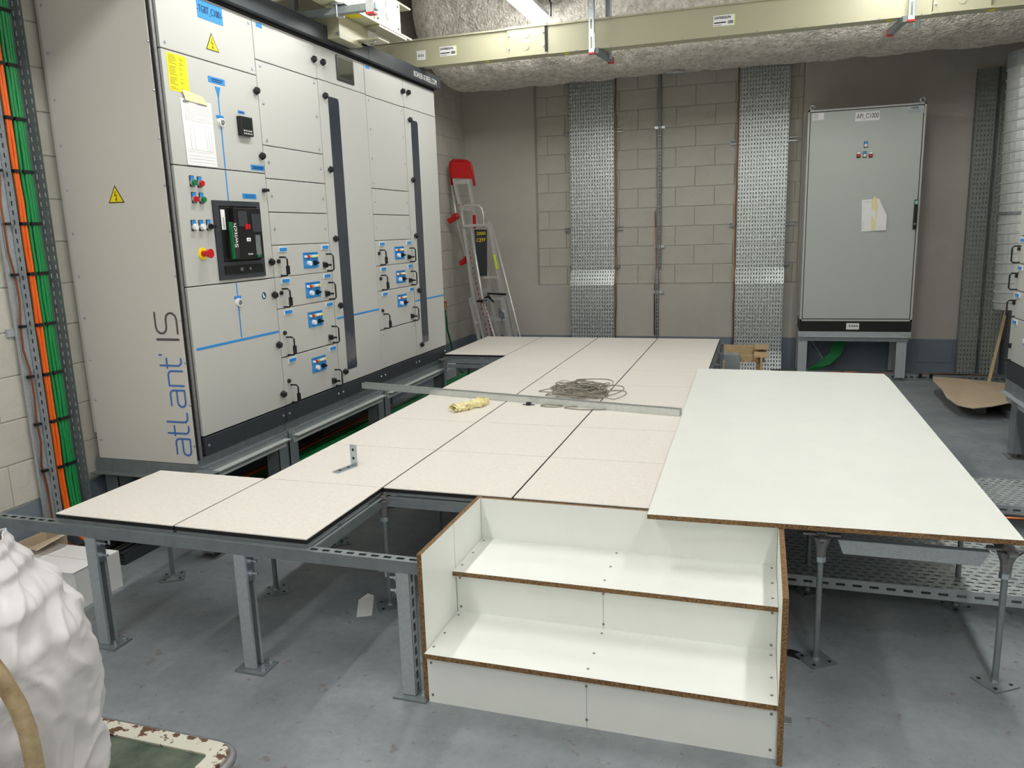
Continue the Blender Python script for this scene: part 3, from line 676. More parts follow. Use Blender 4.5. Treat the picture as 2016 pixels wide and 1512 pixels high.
# circuit breaker in the door
bk = MB()
bk.box(FX, FX + 0.010, 1.243, 1.285, 1.434, 1.860).box(FX, FX + 0.010, 1.620, 1.653, 1.434, 1.860).box(FX, FX + 0.010, 1.285, 1.620, 1.832, 1.860).box(FX, FX + 0.010, 1.285, 1.620, 1.434, 1.530)
bo = bk.build('circuit_breaker_frame', M['anthracite'], c1b)
MB().box(FX, FX + 0.002, 1.285, 1.620, 1.53, 1.832).build('breaker_recess', M['seal'], bo)
MB().box(FX + 0.002, FX + 0.040, 1.370, 1.610, 1.54, 1.822).box(FX + 0.002, FX + 0.012, 1.287, 1.37, 1.54, 1.825).build('breaker_body', M['black'], bo, bevel=0.002)
MB().box(FX + 0.012, FX + 0.0128, 1.293, 1.327, 1.705, 1.812).build('barcode_label', M['paper'], bo)
s = MB(); [s.box(FX + 0.0128, FX + 0.0132, 1.306, 1.316, 1.712 + k * 0.006, 1.715 + k * 0.006) for k in range(10)]; s.build('barcode', M['ink'], bo, kind='stuff')
MB().box(FX + 0.030, FX + 0.0455, 1.330, 1.338, 1.545, 1.745).build('green_strip', M['green'], bo)
MB().box(FX + 0.012, FX + 0.044, 1.338, 1.382, 1.545, 1.745).build('clear_cover', M['screen'], bo)
text_obj('Switch', 0.040, M['white'], bo, (FX + 0.045, 1.360, 1.672), (0, 0, 1), (0, -1, 0), width=0.13)
MB().box(FX + 0.040, FX + 0.043, 1.400, 1.478, 1.720, 1.805).box(FX + 0.040, FX + 0.043, 1.52, 1.60, 1.69, 1.79).build('breaker_cover', M['anthracite'], bo)
MB().box(FX + 0.040, FX + 0.046, 1.455, 1.478, 1.705, 1.735).box(FX + 0.040, FX + 0.046, 1.482, 1.498, 1.708, 1.732).build('trip_button', M['red'], bo)
MB().box(FX + 0.040, FX + 0.042, 1.460, 1.495, 1.638, 1.658).build('rating_label', M['paper'], bo)
text_obj('1A', 0.014, M['ink'], bo, (FX + 0.0426, 1.478, 1.648), (0, 1, 0), (0, 0, 1))
text_obj('Schneider', 0.014, M['white'], bo, (FX + 0.0406, 1.485, 1.568), (0, 1, 0), (0, 0, 1), width=0.045)
MB().box(FX + 0.040, FX + 0.042, 1.540, 1.585, 1.560, 1.672).build('trip_unit', M['galvdark'], bo)
MB().box(FX + 0.042, FX + 0.043, 1.543, 1.582, 1.548, 1.558).build('green_tag', M['green'], bo)
lo_ = MB().box(FX + 0.010, FX + 0.014, 1.283, 1.630, 1.462, 1.508).build('lock_panel', M['black'], bo)
s = MB(); s.cyl((FX + 0.014, 1.42, 1.485), (FX + 0.022, 1.42, 1.485), 0.010).cyl((FX + 0.014, 1.50, 1.485), (FX + 0.019, 1.50, 1.485), 0.008); s.build('key_locks', M['castzinc'], bo, kind='stuff')
MB().cyl((FX, 1.626, 1.319), (FX + 0.0012, 1.626, 1.319), 0.026, n=24).build('safety_sticker', M['white'], c1c)
MB().cyl((FX + 0.0012, 1.626, 1.319), (FX + 0.0018, 1.626, 1.319), 0.023, n=24).build('sticker_field', M['bluedark'], c1c)
MB().box(FX + 0.0018, FX + 0.0024, 1.617, 1.634, 1.307, 1.318).box(FX + 0.0018, FX + 0.0024, 1.613, 1.624, 1.315, 1.332).build('sticker_symbol', M['white'], c1c)
for par, a, b in ((c1c, 1.005, 1.746), (d3, 2.435, 2.532), (d3, 2.672, 3.068), (d5, 3.74, 3.842), (d5, 3.978, 4.368)): deco('bus_line', 'blue', par, a, b, 1.083, 1.096)
hm = MB().box(FX, FX + 0.008, 2.672, 2.905, 2.704, 2.868).build('touch_screen', M['black'], c3t, bevel=0.003)
MB().box(FX + 0.008, FX + 0.0085, 2.69, 2.885, 2.73, 2.855).build('display_glass', M['screen'], hm)
deco('label_plate', 'blue', c2t, 1.787, 1.843, 2.848, 2.872); deco('label_plate', 'blue', c4t, 3.10, 3.158, 2.856, 2.878)
# stroke logo on the side panel: reading direction +z, letter-up direction -x
lg = MB(); lg2 = MB()
STK = [0]
def stroke(mb, pts, w=0.0105):
    STK[0] += 1; yy = 0.9442 - 0.00025 * (STK[0] % 3)
    q = [pts[0]]
    for p_ in pts[1:]:
        if abs(p_[0] - q[-1][0]) + abs(p_[1] - q[-1][1]) > 1e-3: q.append(p_)
    P = [(-0.104 - t, yy, s) for s, t in q]
    for k, (a, b) in enumerate(zip(P, P[1:])): mb.bar(a, b, w, 0.0008 + 0.00008 * (k % 2), (0, -1, 0))
    for k, a in enumerate(P): mb.cyl((a[0], a[1] + 0.0002, a[2]), (a[0], a[1] - 0.0008 - 0.00007 * (k % 3), a[2]), w / 2, n=10)
def arc(cx, cy, r, a0, a1, n=5): return [(cx + r * math.cos(math.radians(a0 + (a1 - a0) * i / n)), cy + r * math.sin(math.radians(a0 + (a1 - a0) * i / n))) for i in range(n + 1)]
XH, ASC, r_ = 0.092, 0.135, 0.024
def la(s, w): # a
    stroke(lg, [(s + 0.006, XH)] + arc(s + w - r_, XH - r_, r_, 90, 0) + [(s + w, 0)] + [(s + r_ * .8, 0)] + arc(s + r_, XH * 0.27, XH * 0.27, 270, 90) + [(s + w, XH * 0.54)])
def lt(s, w): stroke(lg, [(s + 0.012, ASC)] + [(s + 0.012, r_)] + arc(s + 0.012 + r_, r_, r_, 180, 270) + [(s + w, 0)]); stroke(lg, [(s, XH), (s + w, XH)])
def ll(s, w): stroke(lg, [(s, ASC), (s, r_)] + arc(s + r_, r_, r_, 180, 270) + [(s + w, 0)])
def ln(s, w): stroke(lg, [(s, 0), (s, XH)] + [(s + w - r_, XH)] + arc(s + w - r_, XH - r_, r_, 90, 0) + [(s + w, 0)])
for fn, a_, b_ in ((la, 0.526, 0.090), (lt, 0.634, 0.052), (ll, 0.708, 0.05), (la, 0.792, 0.088), (ln, 0.905, 0.078), (lt, 1.000, 0.05)):
    lg = MB(); fn(a_, b_); lg.build('logo_letter', M['logo_blue'], sp)
lg = MB(); stroke(lg, [(1.068, ASC), (1.068, ASC - 0.012)]); lg.build('logo_apostrophe', M['logo_blue'], sp)
stroke(lg2, [(1.150, 0.0), (1.150, ASC)], 0.013); lg2.build('logo_letter', M['logo_grey'], sp); lg2 = MB()
stroke(lg2, [(1.29, ASC), (1.215, ASC)] + arc(1.215, ASC * 0.75, ASC * 0.25, 90, 270) + [(1.255, ASC * 0.5)] + arc(1.255, ASC * 0.25, ASC * 0.25, 90, -90) + [(1.182, 0.0)], 0.011)
lg2.build('logo_letter', M['logo_grey'], sp)

# ------------------------------------------------------------------ steel base frames under the switchboard
def frame_unit(y0, y1, label):
    f = thing('base_frame', label, 'steel frame', (-0.4, (y0 + y1) / 2, 0), 'galvanised frames carrying the switchboard')
    MB().box(-0.735, -0.072, y0, y1, 0.457, 0.4765).build('top_plate', M['galvdark'], f)
    MB().box(-0.072, -0.068, y0, y1, 0.457, 0.51).build('recessed_plate', M['galvdark'], f)
    MB().box(FX - 0.004, FX, y0 + 0.003, y1 - 0.003, 0.385, 0.457).box(-0.75, FX - 0.004, y0, y1, 0.45, 0.457).build('front_angle', M['galvdark'], f)
    MB().box(FX, -0.008, y0 + 0.05, y1 - 0.03, 0.416, 0.420).box(FX, FX + 0.003, y0 + 0.05, y1 - 0.03, 0.37, 0.416).build('ledge', M['galvlight'], f)
    s = MB()
    for y in (y0 + 0.02, y0 + 0.06, y1 - 0.06, y1 - 0.02):
        s.cyl((FX, y, 0.44), (FX + 0.006, y, 0.44), 0.007, n=8)
    s.build('bolts', M['zinc'], f, kind='stuff')
    for y in (y0 + 0.055, y1 - 0.055):
        for x in (-0.10, -0.68):
            if y < 1.05 and x > -0.5: x, y = 0.018, 0.888; MB().box(-0.07, x + 0.045, 0.84, 0.95, 0.440, 0.4495).build('corner_gusset', M['galvdark'], f)
            elif y < 1.05: y = y0 + 0.055
            l_ = MB().box(x - 0.045, x + 0.045, y - 0.048, y - 0.044, 0.03, 0.45).box(x + 0.041, x + 0.045, y - 0.048, y + 0.048, 0.03, 0.45).box(x - 0.045, x + 0.041, y + 0.044, y + 0.048, 0.03, 0.45).build('leg', M['galvdark'], f)
            MB().cyl((x, y, 0.005), (x, y, 0.04), 0.012).box(x - 0.05, x + 0.05, y - 0.05, y + 0.05, 0, 0.006).build('foot', M['castzinc'], l_)
    return f
frame_unit(0.95, 1.742, 'galvanised base frame under the logo end of the switchboard')
frame_unit(1.748, 3.062, 'middle galvanised base frame under the switchboard')
frame_unit(3.068, 4.36, 'far galvanised base frame at the ladder end of the switchboard')
f0 = MB().box(-0.755, -0.055, 0.938, 0.942, 0.405, 0.476).box(-0.755, -0.055, 0.89, 0.942, 0.402, 0.406)
f0.build('end_angle', M['galvdark'], bpy.data.objects['base_frame'])
# ------------------------------------------------------------------ back wall cable trays
def strip(mb, x0, x1, y0, z0, y1, z1, nu, nv, mi=0):
    v = Vector((0, y1 - y0, z1 - z0)); Ln = v.length; v.normalize()
    perf(mb, (x0, y0, z0), (1, 0, 0), v, x1 - x0, Ln, nu, nv, 0.36, 0.48, mi=mi)
def wall_tray(x0, x1, label, feet):
    t = thing('cable_tray', label, 'cable tray', ((x0 + x1) / 2, 6.95, 0), 'wide perforated trays on the back wall')
    a = MB(); yu, yl = 6.992, 6.915
    z_lo = 0.21 if feet else 0.02
    strip(a, x0, x1, yl, z_lo, yl, 0.985, 17, int((0.985 - z_lo) / 0.0445)); a.box(x0, x0 + 0.003, yl, yl + 0.045, z_lo, 0.985).box(x1 - 0.003, x1, yl, yl + 0.045, z_lo, 0.985)
    a.build('lower_section', M['traymetal'], t)
    a = MB(); strip(a, x0, x1, yl, 0.985, yu, 1.16, 17, 4); a.build('bent_section', M['traymetal'], t)
    a = MB(); strip(a, x0, x1, yu, 1.16, yu, 1.43, 17, 6); a.box(x0, x0 + 0.003, yu, yu + 0.06, 1.16, 1.43).box(x1 - 0.003, x1, yu, yu + 0.06, 1.16, 1.43); a.build('middle_section', M['traymetal'], t)
    a = MB(); strip(a, x0, x1, yu, 1.434, yu, 3.60, 17, 49); a.box(x0, x0 + 0.003, yu, yu + 0.06, 1.434, 3.6).box(x1 - 0.003, x1, yu, yu + 0.06, 1.434, 3.6); a.build('upper_section', M['traymetal'], t)
    if feet:
        a = MB(); strip(a, x0, x1, yl - 0.16, 0.012, yl, 0.21, 17, 5); a.build('bent_foot', M['traymetal'], t)
    for z in (2.77, 1.65) if not feet else (2.55, 1.65):
        b = MB().box(x0 - 0.09, x1 + 0.09, 7.04, 7.094, z - 0.021, z - 0.017).box(x0 - 0.09, x1 + 0.09, 7.04, 7.094, z + 0.017, z + 0.021).box(x0 - 0.09, x1 + 0.09, 7.09, 7.094, z - 0.02, z + 0.02).box(x0 - 0.09, x0 - 0.085, 7.056, 7.094, z - .02, z + .02)
        b.build('support_strut', M['zinc'], t)
    b = MB().box(x0 - 0.03, x1 + 0.05, 7.03, 7.094, 1.18, 1.21); b.build('support_strut', M['galvdark'], t)
    return t
wall_tray(0.552, 1.086, 'wide perforated steel cable tray on the back wall, nearer the ladders', False)
wall_tray(2.482, 3.008, 'wide perforated steel cable tray on the back wall beside the tall grey-green cabinet', True)
def wire(name, pts, r, m, label, cat, group=None, n=8): return MB().tube(pts, r, n).build(name, M[m], smooth=True, label=label, cat=cat, group=group)
random.seed(4)
wire('copper_wire', [(1.10 + random.uniform(-0.006, 0.006), 7.03 if z > 1.15 else 6.96, z) for z in [0.03 + 0.12 * k for k in range(29)]], 0.006, 'copper', 'thin copper earth wire down the right edge of the tray nearer the ladders', 'wire')
wire('copper_wire', [(2.468 + random.uniform(-0.006, 0.006), 7.03 if z > 1.15 else 6.96, z) for z in [0.03 + 0.12 * k for k in range(29)]], 0.006, 'copper', 'thin copper earth wire down the left edge of the tray beside the cabinet', 'wire')
# narrow slotted rail
t = thing('slotted_rail', 'narrow slotted steel rail standing vertically on the block wall between the two wide trays', 'rail', (1.6, 7.03, 0))
a = MB(); perf(a, (1.588, 7.03, 1.16), (1, 0, 0), (0, 0, 1), 0.036, 2.4, 1, 60, 0.3, 0.6); a.box(1.588, 1.590, 7.03, 7.07, 1.16, 3.56).box(1.622, 1.624, 7.03, 7.07, 1.16, 3.56); a.build('upper_rail', M['galvdark'], t)
a = MB(); perf(a, (1.570, 6.965, 0.0), (1, 0, 0), (0, 0, 1), 0.042, 1.16, 1, 28, 0.3, 0.6); a.box(1.570, 1.572, 6.965, 6.999, 0, 1.16).box(1.610, 1.612, 6.965, 6.999, 0, 1.16); a.build('lower_rail', M['galvdark'], t)
for z, y in ((2.77, 7.045), (1.42, 7.045), (0.89, 6.975)):
    MB().box(1.548, 1.665, y, y + 0.02, z - 0.014, z + 0.014).build('rail_clip', M['zinc'], t)
wire('copper_wire', [(1.562, 6.98, 0.38), (1.560, 6.98, 0.9), (1.578, 7.02, 1.2), (1.570, 7.03, 1.45), (1.555, 7.04, 1.83)], 0.005, 'copper', 'short copper wire clipped along the narrow slotted rail', 'wire')
# ------------------------------------------------------------------ left wall tray with cables
t = thing('cable_tray', 'narrow double cable tray on the left wall beside the switchboard, full of coloured cables', 'cable tray', (-0.75, 0.7, 0))
a = MB().box(-0.765, -0.762, 0.655, 0.815, 0.16, ZC - 0.02)
perf(a, (-0.765, 0.815, 0.16), (1, 0, 0), (0, 0, 1), 0.075, 3.8, 2, 84, 0.16, 0.5)
a.box(-0.765, -0.742, 0.653, 0.656, 0.16, ZC - 0.02); a.build('wide_channel', M['galvdark'], t)
a = MB().box(-0.765, -0.762, 0.575, 0.640, 0.16, ZC - 0.02).box(-0.765, -0.750, 0.573, 0.576, 0.16, ZC - 0.02)
perf(a, (-0.765, 0.642, 0.16), (1, 0, 0), (0, 0, 1), 0.055, 3.8, 1, 84, 0.16, 0.5)
a.build('narrow_channel', M['galv'], t)
for z in (0.507, 0.754, 1.001, 1.256, 1.512, 1.758, 2.01, 2.26, 2.51, 2.76, 3.01):
    MB().box(-0.748, -0.7165, 0.716, 0.778, z - 0.008, z + 0.008).build('cable_tie', M['black'], t)
    MB().box(-0.742, -0.7145, 0.664, 0.700, z - 0.008, z + 0.008).build('cable_tie', M['black'], t)
    MB().box(-0.756, -0.733, 0.592, 0.620, z - 0.007, z + 0.007).build('cable_tie', M['black'], t)
MB().box(-0.779, -0.766, 0.535, 0.83, 1.21, 1.25).build('support_strut', M['galv'], t)
def vcable(y, x, r, m, label, group, turn, amp=0.003):
    pts = []; z = 3.9
    while z > 0.30: pts.append((x + random.uniform(-amp, amp) * .5, y + random.uniform(-amp, amp), z)); z -= 0.12
    for k in range(1, 6):
        t_ = k / 5 * math.pi / 2; pts.append((x + 0.16 * (1 - math.cos(t_)) * 1, y, 0.28 - 0.18 * math.sin(t_)))
    pts += [(x + 0.16 + turn, y + 0.05, 0.075), (x + 0.2 + turn, y + 0.4, 0.05), (x + 0.2 + turn, y + 3.3, 0.05)]
    wire(('orange_cable' if m == 'orange' else 'green_cable' if m == 'gcable' else 'copper_wire'), pts, r, m, label, 'cable', group)
G1 = 'green cables in the left wall tray'; G2 = 'orange cables in the left wall tray'
for k, (y, x, lb) in enumerate(((0.722, -0.735, 'green cable furthest left in the bundle on the left wall'), (0.738, -0.729, 'second green cable from the left in the left wall bundle'), (0.755, -0.729, 'third green cable from the left in the left wall bundle'), (0.771, -0.735, 'green cable furthest right in the bundle on the left wall'))):
    vcable(y, x, 0.0088, 'gcable', lb, G1, 0.03 * k)
vcable(0.674, -0.728, 0.0088, 'orange', 'left one of the two orange cables on the left wall tray', G2, -0.05)
vcable(0.691, -0.728, 0.0088, 'orange', 'right one of the two orange cables on the left wall tray', G2, -0.02)
vcable(0.604, -0.750, 0.005, 'copper', 'bare copper wire in the narrow channel of the left wall tray', None, -0.08, 0.012)
# cable bundles on the floor under the switchboard edge
t = thing('floor_cable_tray', 'perforated floor cable tray with green cables under the edge of the switchboard', 'cable tray', (-0.2, 4.4, 0))
a = MB(); perf(a, (-0.42, 2.0, 0.03), (0, 1, 0), (1, 0, 0), 3.9, 0.34, 60, 6, 0.5, 0.3); a.box(-0.42, -0.418, 2.0, 5.9, 0.03, 0.09).box(-0.08, -0.078, 2.0, 5.9, 0.03, 0.09); a.build('tray_base', M['galvdark'], t)
for k in range(5):
    MB().tube([(-0.40 + 0.022 * k + 0.006 * math.sin(y * 2.3 + k), y, 0.10 + 0.006 * math.sin(y * 3 + k * 2)) for y in [2.0 + 0.2 * i for i in range(20)]], 0.011, 6).build('green_cable', M['gcable'], t, smooth=True)
for k in range(6):
    MB().tube([(-0.26 + 0.02 * k + 0.01 * math.sin(y * 2 + k), y, 0.06 + 0.012 * math.sin(y * 4 + k * 2)) for y in [2.0 + 0.2 * i for i in range(20)]], 0.006, 5).build('copper_wire', M['copper'], t, smooth=True)
for x in (-0.42, -0.08):
    for y in (2.6, 4.6): MB().box(x, x + 0.02, y, y + 0.03, 0, 0.03).build('tray_foot', M['galvdark'], t)
t = thing('floor_cable_tray', 'floor cable tray coloured dark as the shadow under the logo end of the switchboard, behind the white box', 'cable tray', (-0.52, 1.4, 0))
a = MB(); perf(a, (-0.72, 0.66, 0.022), (0, 1, 0), (1, 0, 0), 1.30, 0.36, 24, 6, 0.5, 0.3); a.box(-0.36, -0.357, 0.66, 1.96, 0.0, 0.06).box(-0.72, -0.36, 0.66, 1.96, 0.0, 0.018); a.build('tray_base', M['anthracite'], t)  # tray and its black cables coloured dark to carry the shadow under the switchboard
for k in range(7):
    MB().tube([(-0.68 + 0.045 * k + 0.014 * math.sin(y * 3.3 + k), y, 0.045 + 0.008 * math.sin(y * 5 + k * 2)) for y in [0.68 + 0.1 * i for i in range(13)]], 0.010, 6).build('shade_black_cable', M['seal'], t, smooth=True)
MB().box(-0.50, -0.40, 5.40, 5.46, 0.0, 0.26).build('socket_box', M['white'], bevel=0.004, label='white plastic box standing on the floor beyond the switchboard base frame', cat='box')

# ------------------------------------------------------------------ tall cabinet by the back wall
ap = thing('control_cabinet', 'tall pale grey-green control cabinet on a steel stand against the back wall', 'cabinet', (3.7, 6.69, 0.505))
AX0, AX1, AY = 3.170, 4.242, 6.4
MB().box(AX0, AX1, AY + 0.022, 6.965, 0.622, 2.752).build('cabinet_body', M['apipaint'], ap, bevel=0.004)
MB().box(AX0 + 0.018, AX1 - 0.018, AY + 0.003, AY + 0.0215, 0.640, 2.734).build('door_seal', M['seal'], ap)
dr = MB().box(AX0 + 0.024, AX1 - 0.024, AY, AY + 0.018, 0.648, 2.728).build('door', M['apipaint'], ap, bevel=0.003)
MB().box(AX0, AX0 + 0.017, AY + 0.002, AY + 0.022, 0.622, 2.752).box(AX1 - 0.017, AX1, AY + 0.002, AY + 0.022, 0.622, 2.752).box(AX0, AX1, AY + 0.002, AY + 0.022, 2.736, 2.752).box(AX0, AX1, AY + 0.002, AY + 0.022, 0.622, 0.640).build('door_frame', M['paint'], ap)
MB().box(AX0, AX1, AY + 0.015, 6.96, 0.512, 0.620).box(AX0 - .001, AX0 + 0.09, AY + 0.010, AY + 0.02, 0.512, 0.619).box(AX1 - 0.09, AX1 + .001, AY + 0.010, AY + 0.02, 0.512, 0.619).build('plinth', M['seal'], ap)
for x in (3.212, 4.213):
    MB().tube([(x + 0.021 * math.cos(k * 0.5236), AY + 0.06, 2.784 + 0.021 * math.sin(k * 0.5236)) for k in range(12)], 0.005, 6, closed=True).cyl((x, AY + 0.06, 2.752), (x, AY + 0.06, 2.763), 0.012, n=10).build('lifting_eye', M['zinc'], ap)
def ad(name, m, x0, x1, z0, z1, d=0.0015, parent=None): return MB().box(x0, x1, AY - d, AY, z0, z1).build(name, M[m], parent or dr)
ad('name_label', 'white', 3.610, 3.830, 2.618, 2.703); text_obj('API_C1000', 0.066, M['ink'], dr, (3.720, AY - 0.0022, 2.660), (1, 0, 0), (0, 0, 1), width=0.20)
ad('type_label', 'white', 3.208, 3.317, 2.655, 2.722); mk = ad('maker_label', 'galv', 4.07, 4.222, 2.655, 2.72); text_obj('KOHLER', 0.018, M['ink'], dr, (4.14, AY - 0.0022, 2.707), (1, 0, 0), (0, 0, 1), width=0.065, bold=0.0006)
s = MB()
for k in range(5): s.box(3.214, 3.26 + 0.01 * (k % 2), AY - 0.002, AY - 0.0015, 2.665 + k * 0.011, 2.668 + k * 0.011)
for k in range(3): s.box(4.08, 4.19, AY - 0.002, AY - 0.0015, 2.668 + k * 0.009, 2.670 + k * 0.009)
s.build('small_print', M['print'], dr, kind='stuff')
for x, z, c_ in ((3.718, 2.385, 'white'), (3.657, 2.290, 'red'), (3.713, 2.288, 'white'), (3.768, 2.286, 'red')):
    b = MB().box(x - 0.018, x + 0.018, AY - 0.004, AY, z - 0.026, z + 0.036).build('button_bezel', M['seal'], dr, bevel=0.001)
    MB().box(x - 0.016, x + 0.016, AY - 0.005, AY - 0.004, z + 0.012, z + 0.033).build('button_label', M['blue' if c_ == 'white' else 'white'], b)
    MB().cyl((x, AY - 0.004, z - 0.004), (x, AY - 0.02, z - 0.004), 0.017, 0.014, 14).build('push_button', M[c_], b)
hd = MB().box(4.188, 4.222, AY - 0.024, AY, 1.545, 1.835).build('door_handle', M['black'], dr, bevel=0.006); MB().cyl((4.205, AY - 0.025, 1.60), (4.205, AY - 0.029, 1.60), 0.009).build('key_lock', M['zinc'], hd); MB().box(4.192, 4.218, AY - 0.0252, AY - 0.024, 1.79, 1.825).build('green_tag', mat('pale_green_tag', (150, 210, 180), 0.4), hd)
pa = MB().hexa([(3.722, AY - 0.001, 1.538), (3.945, AY - 0.001, 1.545), (3.945, AY - 0.001, 1.69), (3.868, AY - 0.001, 1.86), (3.712, AY - 0.001, 1.852)], [(3.722, AY - 0.002, 1.538), (3.945, AY - 0.02, 1.545), (3.945, AY - 0.03, 1.69), (3.868, AY - 0.002, 1.86), (3.712, AY - 0.002, 1.852)]).build('paper_form', M['paper'], dr)
MB().prism([(3.812, AY - 0.012, 1.55), (3.845, AY - 0.014, 1.55), (3.855, AY - 0.016, 1.80), (3.835, AY - 0.003, 1.885), (3.80, AY - 0.004, 1.85)], (0, -0.001, 0)).build('masking_tape', M['tape'], dr)
s = MB()
for z in (1.83, 1.79, 1.77, 1.75, 1.62, 1.60, 1.57): s.box(3.73, 3.80, AY - 0.004, AY - 0.0035, z, z + 0.002)
s.build('form_lines', M['print'], dr, kind='stuff')
pl = [o for o in ap.children if o.name.startswith('plinth')][0]
MB().box(3.628, 3.752, AY + 0.013, AY + 0.0145, 0.533, 0.600).build('pictogram_label', M['white'], ap)
s = MB()
for x in (3.66, 3.685, 3.708, 3.73): s.cyl((x, AY + 0.013, 0.57), (x, AY + 0.0125, 0.57), 0.010, n=12)
s.build('pictograms', M['print'], ap, kind='stuff')
sf = thing('base_frame', 'galvanised stand with wide legs carrying the tall grey-green cabinet', 'steel frame', (3.7, 6.68, 0))
MB().box(AX0 - 0.012, AX1, AY + 0.004, 6.96, 0.495, 0.511).box(AX0 - 0.012, AX1, AY + 0.004, AY + 0.008, 0.455, 0.495).box(AX0 + 0.03, AX1 - 0.03, AY - 0.006, AY + 0.004, 0.452, 0.460).build('top_angle', M['galv'], sf)
MB().box(AX0 - 0.012, AX1 - 0.02, AY + 0.008, AY + 0.014, 0.41, 0.455).build('front_rail', M['galvdark'], sf)
s = MB()
for x in (3.19, 3.225, 4.18, 4.215): s.cyl((x, AY + 0.004, 0.484), (x, AY - 0.003, 0.484), 0.007, n=8)
s.build('bolts', M['zinc'], sf, kind='stuff')
for x0, x1 in ((3.158, 3.258), (4.112, 4.218)):
    for y in (AY + 0.02, 6.86):
        l_ = MB().box(x0, x1, y, y + 0.004, 0.03, 0.45).box(x0, x0 + 0.004, y, y + 0.07, 0.03, 0.45).box(x1 - 0.004, x1, y, y + 0.07, 0.03, 0.45).build('leg', M['galv'], sf)
        MB().cyl((x0 + 0.05, y + 0.04, 0.004), (x0 + 0.05, y + 0.04, 0.05), 0.012).box(x0 + 0.01, x1 - 0.01, y, y + 0.08, 0, 0.005).build('foot', M['castzinc'], l_)
GL = ['rightmost', 'second from the right', 'third from the right', 'middle', 'third from the left', 'second from the left', 'leftmost']
for k in range(7):
    o = 0.018 * k
    wire('green_cable', [(3.66 - o, 6.72 + o * .3, 0.54), (3.655 - o, 6.72, 0.36), (3.61 - o, 6.70, 0.22), (3.50 - o, 6.68, 0.11 + o * .1), (3.30, 6.66 - o * .3, 0.04 + 0.004 * k), (3.02, 6.62 - o * .6, 0.02 + 0.003 * k), (2.85, 6.60 - o, 0.02)], 0.011, 'gcable', GL[k] + ' of the green cables curving down under the tall grey-green cabinet', 'cable', 'green cables under the tall cabinet', 6)
wire('conduit', [(3.30, 6.75, 0.46), (3.32, 6.74, 0.36), (3.44, 6.70, 0.17), (3.50, 6.68, 0.03)], 0.010, 'galvdark', 'thin grey conduit slanting to the floor under the tall cabinet', 'conduit')
# wall hatch
hh = MB().box(4.43, 4.76, 6.990, 6.997, 0.105, 0.325).build('access_hatch', M['dado'], bevel=0.002, label='small rectangular blue-grey access hatch low in the back wall', cat='hatch')
# floor tray along the back wall
t = thing('floor_cable_tray', 'low slotted floor tray with copper wires along the foot of the back wall', 'cable tray', (4.0, 6.5, 0))
a = MB(); perf(a, (2.9, 6.46, 0.004), (1, 0, 0), (0, 0, 1), 2.6, 0.06, 44, 1, 0.5, 0.3); a.box(2.9, 5.5, 6.46, 6.58, 0.002, 0.004).box(2.9, 5.5, 6.578, 6.58, 0.004, 0.064); a.build('tray_body', M['galvdark'], t)
for k in range(3): MB().tube([(2.9 + 0.1 * i, 6.49 + 0.025 * k + 0.008 * math.sin(i + k), 0.05 + 0.01 * math.sin(i * 0.7 + k)) for i in range(27)], 0.008, 6).build('copper_wire' if k != 1 else 'black_wire', M['copper' if k != 1 else 'black'], t, smooth=True)
for x in (3.6, 4.35, 4.45): MB().box(x, x + 0.03, 6.44, 6.46, 0.03, 0.075).build('cable_tie', M['black'], t)
# trays leaning in the right corner
def lean_tray(x0, x1, y, label, z1, lean, wallm):
    t = thing('cable_tray', label, 'cable tray', ((x0 + x1) / 2, y, 0), 'perforated trays standing in the right corner')
    n = max(3, round((x1 - x0) / 0.031)); a = MB(); v = Vector((-lean * 0.0, 0.06, z1)).normalized()
    perf(a, (x0, y, 0), (1, 0, 0), v, x1 - x0, z1, n, int(z1 / 0.047), 0.28, 0.42); a.build('perforated_base', M[wallm], t)
    a = MB(); perf(a, (x0, y, 0), (0, -1, 0), v, 0.04, z1, 1, int(z1 / 0.047), 0.25, 0.4); a.build('side_flange', M['galvdark'], t); a = MB(); perf(a, (x1, y, 0), (0, -1, 0), v, 0.04, z1, 1, int(z1 / 0.047), 0.25, 0.4); a.build('side_flange', M['galvdark'], t); return t
lean_tray(4.765, 4.955, 6.87, 'leftmost perforated tray standing upright on end in the right corner', 3.10, 0, 'traydull')
lean_tray(4.965, 5.155, 6.84, 'perforated tray standing upright, partly behind the spiral duct', 3.10, 0, 'traydull')
lean_tray(5.19, 5.36, 6.80, 'perforated tray furthest right in the corner, behind the wooden stick', 1.6, 0, 'galvdark')
# spiral duct
sd = MB(); n = 28; R0 = 0.25; prof = []
z = 0.79
while z < 3.0:
    prof += [(z, R0), (z + 0.062, R0), (z + 0.068, R0 + 0.009), (z + 0.078, R0 + 0.009), (z + 0.084, R0)]; z += 0.092
k0 = len(sd.v)
for z, r in prof:
    cx = 5.165 - (z - 0.79) * 0.025
    for i in range(n): t_ = 2 * math.pi * i / n; sd.v.append((cx + r * math.cos(t_), 6.2 + r * math.sin(t_), z + 0.02 * math.cos(t_)))
for a in range(len(prof) - 1):
    for i in range(n):
        j = (i + 1) % n; sd.f.append((a * n + i, a * n + j, (a + 1) * n + j, (a + 1) * n + i)); sd.m.append(0)
dt = thing('spiral_duct', 'round galvanised spiral ventilation duct hanging down in the right corner', 'duct', (5.15, 6.2, 0.77))
sd.build('duct_pipe', M['galvlight'], dt)
MB().cyl((5.112, 6.2, 2.97), (5.112, 6.2, 3.10), R0 + 0.012, n=28).build('coupling', M['galv'], dt)
MB().cyl((5.142, 6.2, 1.66), (5.142, 6.2, 1.685), R0 + 0.014, n=28).build('clamp_ring', M['galvdark'], dt)
